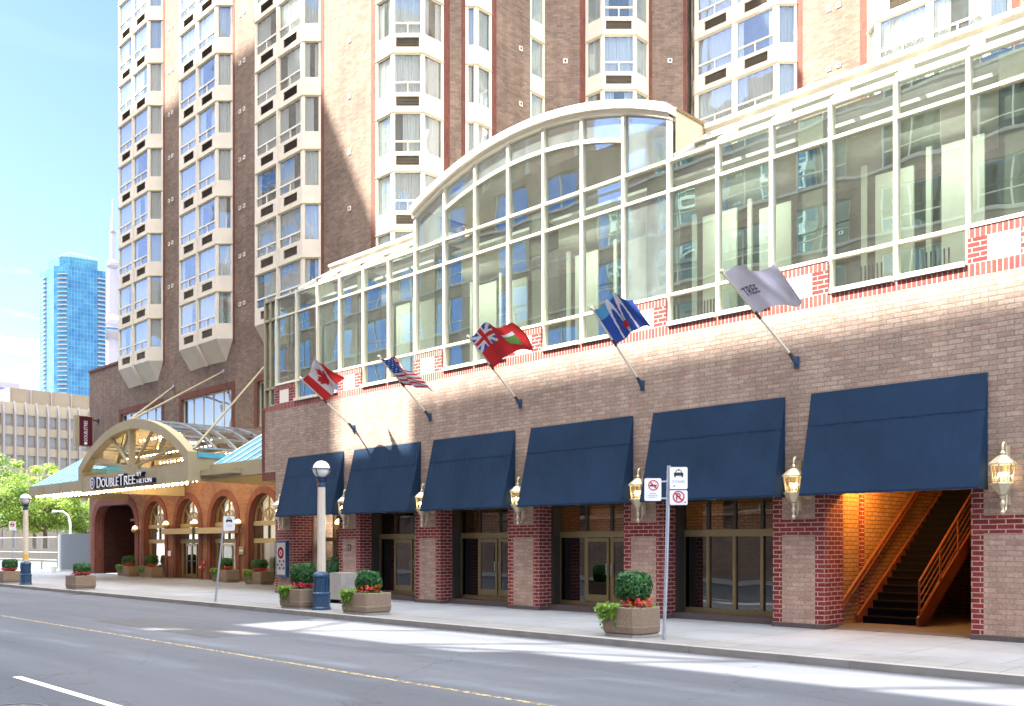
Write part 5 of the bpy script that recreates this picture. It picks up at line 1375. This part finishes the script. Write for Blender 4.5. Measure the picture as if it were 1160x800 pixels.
def rsq(w, h, r=.03, n=4):
    pts = []
    for cx, cz, a0 in ((w/2-r,h/2-r,0),(-w/2+r,h/2-r,PI/2),(-w/2+r,-h/2+r,PI),(w/2-r,-h/2+r,1.5*PI)):
        for i in range(n+1): t = a0+PI/2*i/n; pts.append((cx+r*math.cos(t), cz+r*math.sin(t)))
    return pts
def plate(mb, x, z, w, h, y=-.05, mat='sign_white'):
    p = rsq(w,h); n = len(p); mb.poly([(x+a,y,z+b) for a,b in p]+[(x+a,y+.006,z+b) for a,b in p], [tuple(range(n)), tuple(range(2*n-1,n-1,-1))]+[(i,(i+1)%n,n+(i+1)%n,n+i) for i in range(n)], mat)
def ring_mark(mb, x, z, ro, ri, y, mat, slash=True):
    n = 24; a = [(x+ro*math.cos(2*PI*i/n),y,z+ro*math.sin(2*PI*i/n)) for i in range(n)]; b = [(x+ri*math.cos(2*PI*i/n),y,z+ri*math.sin(2*PI*i/n)) for i in range(n)]
    mb.loft(a, b, mat, True)
    if slash:
        k = ri*.72; t = (ro-ri)*.45; mb.face([(x-k-t,y-.001,z+k-t),(x-k+t,y-.001,z+k+t),(x+k+t,y-.001,z-k+t),(x+k-t,y-.001,z-k-t)], mat)
def taxi_mark(mb, x, z, s, y):
    F_ = lambda pts, m: mb.face([(x+a*s,y,z+b*s) for a,b in pts], m)
    F_([(-.5,-.2),(.5,-.2),(.5,.1),(.36,.14),(.26,.4),(-.26,.4),(-.36,.14),(-.5,.1)], 'sign_black'); F_([(-.1,.41),(.1,.41),(.08,.52),(-.08,.52)], 'sign_black')
    F_([(-.46,-.34),(-.3,-.34),(-.3,-.21),(-.46,-.21)], 'sign_black'); F_([(.3,-.34),(.46,-.34),(.46,-.21),(.3,-.21)], 'sign_black')
    mb.face([(x+a*s,y-.001,z+b*s) for a,b in [(-.26,.15),(.26,.15),(.2,.34),(-.2,.34)]], 'sign_white')
SP = thing('sign_pole', (-10.58,14.67,0), 'galvanised pole carrying three white parking and taxi signs by the kerb', 'sign pole', rz=R(45))
mb = MB(); mb.tube([(0,0,0),(.05,.0,1.2)], .033, 'steel', 8); mb.tube([(.045,0,1.1),(.1,0,3.32)], .036, 'steel', 8)
for z in (1.2,2.62,2.8,2.95,3.05,3.2): mb.tube([(.045+(z-1.1)*.025,0,z-.015),(.045+(z-1.1)*.025,0,z+.015)], .043, 'steel', 8)
mb.build('pole', SP, off=(0,0,0))
def local(mb, name, par): return mb.build(name, par, off=(0,0,0))
mb = MB(); plate(mb, .275, 3.08, .34, .42); sg = local(mb, 'taxi_sign', SP)
mb = MB(); taxi_mark(mb, .275, 3.16, .18, -.053); mb.text('3 TAXIS', .07, 'steel', lambda a, b, c: (.15+a,-.053-c,2.99+b), .001); mb.face([(.17,-.053,2.93),(.2,-.053,2.91),(.2,-.053,2.95)], 'sign_black'); local(mb, 'lettering', sg)
mb = MB(); plate(mb, .275, 2.71, .34, .28); sg = local(mb, 'no_parking_sign', SP)
mb = MB(); mb.text('P', .2, 'sign_black', lambda a, b, c: (.215+a,-.053-c,2.655+b), .001); ring_mark(mb, .275, 2.725, .115, .09, -.0545, 'sign_red'); mb.face([(.38,-.053,2.62),(.41,-.053,2.6),(.41,-.053,2.64)], 'sign_black'); local(mb, 'lettering', sg)
mb = MB(); plate(mb, -.22, 2.86, .32, .43, -.09); sg = local(mb, 'prohibition_notice', SP)
mb = MB(); ring_mark(mb, -.21, 2.94, .1, .08, -.0945, 'sign_red'); mb.face([(-.28,-.093,2.92),(-.15,-.093,2.92),(-.15,-.093,2.95),(-.28,-.093,2.95)], 'sign_black')
for k, wd in enumerate((.12,.2,.16)): mb.face([(-.22-wd/2,-.093,2.78-.035*k),(-.22+wd/2,-.093,2.78-.035*k),(-.22+wd/2,-.093,2.792-.035*k),(-.22-wd/2,-.093,2.792-.035*k)], 'steel')
local(mb, 'lettering', sg)
mb = MB(); mb.box(-.12,.06,-.084,-.03,2.68,2.71,'steel'); mb.box(-.12,.06,-.084,-.03,3.0,3.03,'steel'); mb.box(.09,.18,-.045,-.02,3.2,3.23,'steel'); mb.box(.09,.18,-.045,-.02,2.74,2.77,'steel'); mb.box(.09,.18,-.045,-.02,2.96,2.99,'steel'); local(mb, 'clamp', SP)
TX = thing('taxi_sign_pole', (-27.95,14.5,0), 'leaning grey pole with one small white taxi stand sign before the arches', 'sign pole', rz=R(45))
mb = MB(); mb.tube([(0,0,0),(.3,0,2.75)], .033, 'steel', 8); local(mb, 'pole', TX)
mb = MB(); plate(mb, .46, 2.5, .36, .46); sg = local(mb, 'taxi_sign', TX)
mb = MB(); taxi_mark(mb, .46, 2.6, .2, -.053); mb.text('TAXI', .09, 'steel', lambda a, b, c: (.36+a,-.053-c,2.4+b), .001); local(mb, 'lettering', sg)

CB = thing('stone_block', (-24.6,17.0,0), 'grey concrete block with a slanted top corner behind the lamp post base', 'concrete block')
mb = MB(); p = [(-25.1,.12),(-24.15,.12),(-24.15,.95),(-24.75,.95),(-25.1,.7)]; mb.poly([(x,16.7,z) for x,z in p]+[(x,17.4,z) for x,z in p], [(0,1,2,3,4),(9,8,7,6,5)]+[(i,(i+1)%5,5+(i+1)%5,5+i) for i in range(5)], 'concrete'); mb.build('block', CB)
mb = MB(); mb.box(-25.0,-24.85,16.8,17.3,.004,.118,'bronze_dark'); mb.box(-24.4,-24.25,16.8,17.3,.004,.118,'bronze_dark'); mb.build('foot', CB)

# ------------------------------------------------------------------ far side: hoarding, fence, lamp, trees, plaza wall
HB = thing('hoarding', (-66.5,24.3,0), 'plain grey construction hoarding panel beside the tower corner', 'hoarding')
mb = MB()
for i in range(3): mb.box(-69.9+i*2.3,-67.62+i*2.3,24.25,24.32,.12,2.6,'hoard_grey')
mb.build('panel', HB); mb = MB(); mb.box(-69.95,-62.98,24.2,24.36,.0,.12,'concrete'); mb.build('footing', HB)
FN = thing('mesh_fence', (-78,24.3,0), 'temporary wire mesh fence with a grey skirt board beside the hoarding', 'fence')
mb = MB()
for xx in (-70.1,-73.4,-76.7,-80,-83.3,-86.6): mb.tube([(xx,24.3,0),(xx,24.3,2.45)], .035, 'fence_metal', 6)
for z in (1.3,2.4,.75): mb.tube([(-70.1,24.3,z),(-86.6,24.3,z)], .025, 'fence_metal', 6)
mb.build('rail', FN)
mb = MB(); x = -86.6
while x < -70.1: mb.bar((x,24.3,.6), (x,24.3,2.4), .006, .006, 'fence_metal'); x += .16
mb.build('wire_mesh', FN); mb = MB(); mb.box(-86.6,-70.1,24.34,24.38,.05,.62,'hoard_grey'); mb.build('skirt_board', FN)
WL = MB(); WL.box(-113.5,-113,10,75,-.2,1.45,'wall_cream'); tag(WL.build('low_wall'), 'low bright white wall behind the wire fence under the trees', 'wall')
CL = thing('curved_lamp', (-78,28,0), 'small white street light on a curved arm above the hoarding', 'street light')
mb = MB(); mb.tube([(-78,28,0),(-78,28,3.6),(-78.15,27.9,4.2),(-78.4,27.6,4.5),(-78.75,27.2,4.55)], [.1,.09,.08,.07,.06], 'int_white', 10); mb.build('pole', CL); mb = MB(); mb.lathe((-78.85,27.1,4.4), [(.02,0),(.2,.03),(.2,.14),(.08,.22),(.01,.23)], 'steel', 12); mb.build('head', CL)
NP = thing('parking_sign', (-67.3,20.5,0), 'small white no parking sign on a thin post beside the distant lamp post', 'sign', rz=R(45))
mb = MB(); mb.tube([(0,0,0),(0,0,3.4)], .03, 'steel', 6); local(mb, 'pole', NP); mb = MB(); plate(mb, 0, 3.1, .45, .6); sg = local(mb, 'plate', NP); mb = MB(); ring_mark(mb, 0, 3.18, .15, .11, -.053, 'sign_red'); mb.face([(-.1,-.052,3.14),(.1,-.052,3.14),(.1,-.052,3.22),(-.1,-.052,3.22)], 'sign_black'); local(mb, 'lettering', sg)
BK = thing('pail', (-60.2,22.2,0), 'small white pail standing on the pavement below the hoarding', 'pail')
mb = MB(); mb.lathe((-65.3,22.4,0), [(.14,0),(.17,.36),(.18,.37),(.16,.34),(.12,.02),(.001,.02)], 'int_white', 14); BK.location = (-65.3,22.4,0); mb.build('tub', BK); mb = MB(); mb.tube([(-65.3+.17*math.cos(PI*i/8),22.4,.35+.08*math.sin(PI*i/8)) for i in range(9)], .008, 'steel', 5); mb.build('handle', BK)

def make_tree(seed, H, cr, mats):
    T = thing('street_tree', (0,0,0), '', 'tree'); r = random.Random(seed); mb = MB()
    mb.tube([(0,0,-.2),(.05,.03,H*.22),(-.04,.06,H*.42),(.03,0,H*.7)], [.26,.2,.15,.05], 'bark', 9); ends = []
    for i in range(13):
        t = 2*PI*i/13*1.6+r.random(); z0 = H*r.uniform(.28,.6); L_ = cr*r.uniform(.55,.95); zr = H*r.uniform(.08,.25)
        pts = [(0,0,z0)]+[(L_*k*math.cos(t+.2*k), L_*k*math.sin(t+.2*k), z0+zr*k**.8) for k in (.35,.7,1.0)]
        mb.tube(pts, [.09,.06,.035,.015], 'bark', 6); ends += pts[1:]
    mb.build('trunk', T); mb = MB(); clumps = []
    for e in ends: clumps.append((Vector(e), r.uniform(.5,.95)*cr*.36))
    for i in range(26):
        d = rdir(r); clumps.append((Vector((d.x*cr*.8, d.y*cr*.8, H*.66+d.z*H*.3)), r.uniform(.5,1)*cr*.3))
    for c, rad in clumps:
        m = mats[0] if r.random() < .6 else mats[1]
        for k in range(150):
            d = rdir(r); q = c+Vector((d.x,d.y,d.z*.6))*rad*r.random()**.4
            leaf(mb, q, d+Vector((0,0,.9))+rdir(r)*.5, r.uniform(.2,.4), m, r)
    mb.build('crown', T); return T
ta = make_tree(21, 11.8, 5.2, ('leaf_tree','leaf_tree2')); tb = make_tree(22, 10.6, 4.8, ('leaf_tree','leaf_tree'))
TL = ['bright green street tree at the picture edge behind the globe lamp', 'broad bright green tree whose crown reaches the office windows', 'green tree half hidden behind the blue canopy roof', 'darker green tree behind the hoarding and driveway corner', 'leafy tree farther back between the office and the curved light']
for k, (x, y, t, rz, s) in enumerate([(-117,33.6,ta,0,1.05),(-115.5,38.6,tb,1.2,1.08),(-118,44.2,ta,2.2,.88),(-121,49.5,tb,3.9,.9),(-128,41.5,ta,5.1,.95)]):
    c = copy_tree(t) if k > 1 else t; c.location = (x,y,-.05); c.rotation_euler = (0,0,rz); c.scale = (s,s,s); c['label'] = TL[k]; c['group'] = 'trees on the far plaza'

# ------------------------------------------------------------------ background buildings
OB = thing('office_block', (-197,70,0), 'beige concrete office block with tall slender fins behind the trees', 'office')
mb = MB(); rowz = [27.3-3.95*k for k in range(6)]
wn = []
bays_y = [30.0+2.02*i for i in range(40)]
holes = []
for zt in rowz:
    for y in bays_y: holes.append((y-30+.25, y-30+1.75, zt-2.3, zt))
wall(mb, (-197,30), (-197,110.8), 0, 29.6, 'office_stone', holes, .35)
mb.box(-230,-197.36,30,110.8,0,29.5,'office_stone'); mb.build('facade', OB)
mb = MB()
for y in bays_y:
    yy = y; p = [(-197,0),(-196.3,0),(-196.3,27.6),(-197,29.9)]
    mb.poly([(a,yy-.17,b) for a,b in p]+[(a,yy+.17,b) for a,b in p], [(0,1,2,3),(7,6,5,4),(0,4,5,1),(1,5,6,2),(2,6,7,3)], 'office_fin')
mb.build('fin', OB)
wm = MB(); wm.face([(0,0,0),(0,1.5,0),(0,1.5,2.3),(0,0,2.3)], 'glass_clear'); wm.face([(-.25,0,.5),(-.25,1.5,.5),(-.25,1.5,2.3),(-.25,0,2.3)], 'curtain'); wm.face([(-.3,0,0),(-.3,1.5,0),(-.3,1.5,2.3),(-.3,0,2.3)], 'room_dark'); wm.box(.0,.05,0,1.5,.42,.5,'office_fin')
wo2 = wm.build('window'); wme = wo2.data; bpy.data.objects.remove(wo2)
for zt in rowz[:5]:
    for y in bays_y[12:28]: place(wme, 'window', OB, (-197.2,y+.25), 0, zt-2.3)
mb = MB(); mb.box(-226,-206,62,110,29.5,33.8,'office_dark'); 
for i in range(12): mb.box(-205.98,-205.7,62+i*4,62.25+i*4,29.6,33.7,'office_fin')
mb.build('penthouse', OB)
GT = thing('glass_tower', (0,0,0), 'tall blue glass apartment tower with stacked white balconies rising behind the office block', 'tower')
k_ = 1.52; pg = [cam(a*k_,b*k_) for a,b in [(-216.8,430),(-205,419),(-198.5,419),(-185.8,428),(-195.5,451),(-213,456)]]
GT.location = (pg[1][0],pg[1][1],0); zr = 192
mb = MB(); 
for i, mt in enumerate(['far_cyan','far_cyan','far_blue','far_blue','far_blue','far_blue']):
    a, b = pg[i], pg[(i+1)%6]; mb.face([(a[0],a[1],0),(b[0],b[1],0),(b[0],b[1],zr),(a[0],a[1],zr)], mt)
mb.poly([(x,y,zr) for x,y in pg], [tuple(range(6))], 'roof_grey'); mb.build('glazed_shaft', GT)
mb = MB(); cc = (sum(p[0] for p in pg)/6, sum(p[1] for p in pg)/6); pin = [lerp2(p,cc,.25) for p in pg]
mb.prism(pin, zr, zr+8, 'far_cyan'); mb.build('crown_screen', GT)
mb = MB(); mb.tube([(pin[1][0],pin[1][1],zr+8),(pin[2][0],pin[2][1],zr+10.5),(pin[3][0],pin[3][1],zr+9),(pin[3][0],pin[3][1],zr)], .5, 'steel', 6); mb.build('roof_crane', GT)
bm_ = {}
def balc(a, b, ta_, tb_, mx):
    p, q = lerp2(a,b,ta_), lerp2(a,b,tb_); d = Vector((q[0]-p[0],q[1]-p[1])).normalized(); nrm = Vector((d.y,-d.x))
    mb = MB(); L_ = math.hypot(q[0]-p[0],q[1]-p[1]); mb.box(0,L_,-1.4,0.05,0,.5,'pod_white'); mb.box(0,L_,-1.4,-1.34,.5,1.3,'far_cyan'); o = mb.build('balcony'); me = o.data; bpy.data.objects.remove(o)
    for i in range(mx): place(me, 'balcony', GT, p, math.atan2(d.y,d.x), zr-6-3.0*i)
balc(pg[0],pg[1],.25,.5,32); balc(pg[1],pg[2],.3,.95,33); balc(pg[2],pg[3],.78,1.0,33)
CT = thing('communication_tower', (0,0,0), 'slender pale concrete communication tower with round pod and mast behind the blue tower', 'tower')
cx_, cy_ = cam(-.4265*1490,1490); CT.location = (cx_,cy_,0)
def ct(name, prof, n=20, mt='pod_white'):
    mb = MB(); mb.lathe((cx_,cy_,0), prof, mt, n); return mb.build(name, CT)
ct('shaft', [(18,0),(13,120),(9.5,332),(8,440)], 6); ct('pod', [(9,330),(16,336),(19,340),(19,346),(16,347),(17,352),(17,358),(11,364),(8,368)], 28); ct('window_band', [(19.2,341.5),(19.2,344.5)], 28, 'far_blue')
ct('sky_pod', [(5,440),(9,446),(9,451),(4,457)], 20); ct('antenna', [(4.5,455),(4.2,500),(2.6,501),(2.4,525),(1.4,526),(1.0,553)], 10); ct('antenna_band', [(4.7,498),(4.7,501)], 10, 'office_dark')
WB = thing('white_block', (-250,65,0), 'plain white building wall with a blue oval emblem behind the office block', 'building')
mb = MB(); mb.box(-262,-240,52,74.6,0,40.2,'pod_white'); mb.build('wall', WB)
mb = MB(); n = 30; cyy, czz = 70.2, 37.2
oa = [(-239.9,cyy+2.6*math.cos(2*PI*i/n),czz+1.7*math.sin(2*PI*i/n)) for i in range(n)]; ob = [(-239.9,cyy+2.3*math.cos(2*PI*i/n),czz+1.4*math.sin(2*PI*i/n)) for i in range(n)]
mb.loft(oa, ob, 'logo_blue', True); mb.text('HILTON', 1.3, 'logo_blue', lambda a, b, c: (-239.88+c, cyy-1.75+a*.8, czz-.45+b), .01); mb.box(-239.92,-239.88,69.5,70.9,33.6,34.9,'logo_blue'); mb.build('emblem', WB)
CBK = thing('cyan_block', (-250,79,0), 'low cyan glazed building seen between the white wall and the roof plant', 'building')
mb = MB(); mb.box(-262,-246,76,84,0,38.6,'far_cyan'); mb.build('glazing', CBK); mb = MB(); mb.box(-245.99,-245.9,76.4,77.8,36.8,37.9,'sign_maroon'); mb.build('sign_panel', CBK)

# ------------------------------------------------------------------ buildings across the street (they shade the lower front and show in its glass)
def opp(name, label, x0, x1, y0, z1, cols, rows, pitch, zb=4.0, ph=3.1, ww=2.7, wh=2.1, roof=None, slots=()):
    A = thing(name, ((x0+x1)/2,-4,0), label, 'building'); mb = MB(); holes = []
    off = ((x1-x0)-cols*pitch)/2
    for i in range(cols):
        for j in range(rows): 
            s = off+i*pitch+(pitch-ww)/2; h = (s,s+ww,zb+j*ph,zb+j*ph+wh)
            if not any(x1-h[1] < sl[1]+.2 and x1-h[0] > sl[0]-.2 and h[2] < sl[3]+.2 and h[3] > sl[2]-.2 for sl in slots): holes.append(h)
    wall(mb, (x1,-4), (x0,-4), 0, z1, 'opp_brick', holes+[(x1-b,x1-a,c,d) for a,b,c,d in slots], .2); zr = roof or z1
    mb.face([(x0,-4,0),(x0,y0,0),(x0,y0,zr),(x0,-4,zr)], 'opp_brick'); mb.face([(x1,-4,0),(x1,y0,0),(x1,y0,zr),(x1,-4,zr)], 'opp_brick'); mb.face([(x0,y0,0),(x1,y0,0),(x1,y0,zr),(x0,y0,zr)], 'opp_brick'); mb.face([(x0,-4,zr),(x1,-4,zr),(x1,y0,zr),(x0,y0,zr)], 'roof_grey')
    for j in range(rows): mb.box(x0, x1, -3.998, -3.93, zb+j*ph-.16, zb+j*ph-.02, 'concrete_light')
    mb.build('wall', A)
    m = MB(); m.face([(0,.14,0),(ww,.14,0),(ww,.14,wh),(0,.14,wh)], 'glass_opp'); m.face([(0,.5,0),(ww,.5,0),(ww,.5,wh),(0,.5,wh)], 'room_dark')
    for a, b in ((0,.06),(ww*.5-.03,ww*.5+.03),(ww-.06,ww)): m.box(a,b,.08,.18,0,wh,'white_frame')
    m.box(.06,ww-.06,.09,.17,wh*.3,wh*.3+.05,'white_frame'); m.box(0,ww,.09,.17,0,.05,'white_frame'); m.box(0,ww,.09,.17,wh-.05,wh,'white_frame')
    o = m.build('window'); me = o.data; bpy.data.objects.remove(o)
    for h in holes: place(me, 'window', A, (x1-h[0],-4), PI, h[2])
    return A
oa_ = opp('brick_block', 'brown brick block with pale framed windows across the street from the hotel', -45, 11, -16, 24.9, 13, 7, 4.2, 3.6, roof=17.0, slots=((-35.8,-33.2,21.5,22.8),(-33.0,-31.6,23.0,23.9),(-40.5,-36.0,18.2,19.8)))  # gaps cut in the upper wall to throw sun patches on the road
mb = MB()
for i in range(15): mb.box(-45+i*4,-44.88+i*4,-4.25,-4.1,24.9,29.7,'concrete_light')  # posts and braces added out of view; their opening lets sun onto the road
for i in range(0,14,2): s = (i//2) % 2; mb.bar((-44.8+i*4,-4.3,25.2+4.4*s), (-40.8+i*4,-4.3,29.6-4.4*s), .13, .13, 'concrete_light')
mb.box(-27,11,-4.35,-4.05,24.9,26.3,'opp_brick'); mb.build('sun_slot_frame', oa_)
mb = MB(); mb.box(-45,11,-4.5,-4,29.7,43.9,'opp_brick'); mb.build('shade_screen', oa_)  # unseen screen added to keep the lower hotel front in shade
opp('brick_hall', 'middle brown brick block across the street beyond the corner tower', -63.9, -45.1, -16, 42.3, 4, 11, 4.2)
opp('corner_tower', 'tall brown brick tower block across the street from the hotel entrance', -96, -64.1, -20, 71.6, 8, 12, 3.9)

# ------------------------------------------------------------------ lit lamps and added interior fill
def lamp(name, loc, e, col, size=.3, kind='POINT', rot=None, sy=None):
    l = bpy.data.lights.new(name, kind); l.energy = e; l.color = col
    if kind == 'AREA':
        l.size = size
        if sy: l.shape = 'RECTANGLE'; l.size_y = sy
    else: l.shadow_soft_size = size
    o = bpy.data.objects.new(name, l); COL.objects.link(o); o.location = loc
    if rot: o.rotation_euler = rot
    return o
W1 = (1, .62, .28)
for x in (-52,-47.5,-43,-38.5,-34.5): lamp('canopy_downlight', (x,21.4,4.75 if x > -49 else 4.6), 19, W1, .25)
for x in (-8,-13,-18,-23,-28): lamp('function_room_fill', (x,PY+1.6,10.7), 7, (1,.95,.82), 2.2, 'AREA', (R(35),0,0), 1.0)  # soft fill added to brighten the pale interior screens
lamp('lobby_fill', (-49,25.6,4.0), 6, (1,.8,.5), .4); lamp('lobby_fill', (-43,25.6,4.0), 6, (1,.8,.5), .4)  # unseen lamps added to light the lower lobby
lamp('driveway_light', (-57.5,28,3.9), 3, (1,.7,.4), .3)
lamp('stair_light', (-9.0,PY+1.9,3.6), 72, (1,.42,.08), .25)
lamp('stair_light', (-8.4,PY+4.6,4.6), 4, (1,.42,.08), .25)
for x in (-12,-16,-20.5,-24.5): lamp('restaurant_light', (x,PY+4.5,3.1), 2.0, (1,.6,.25), .2)
lamp('entry_light', (PC[6]+PH+.9,PY+2.0,2.7), 9, (1,.9,.75), .2)
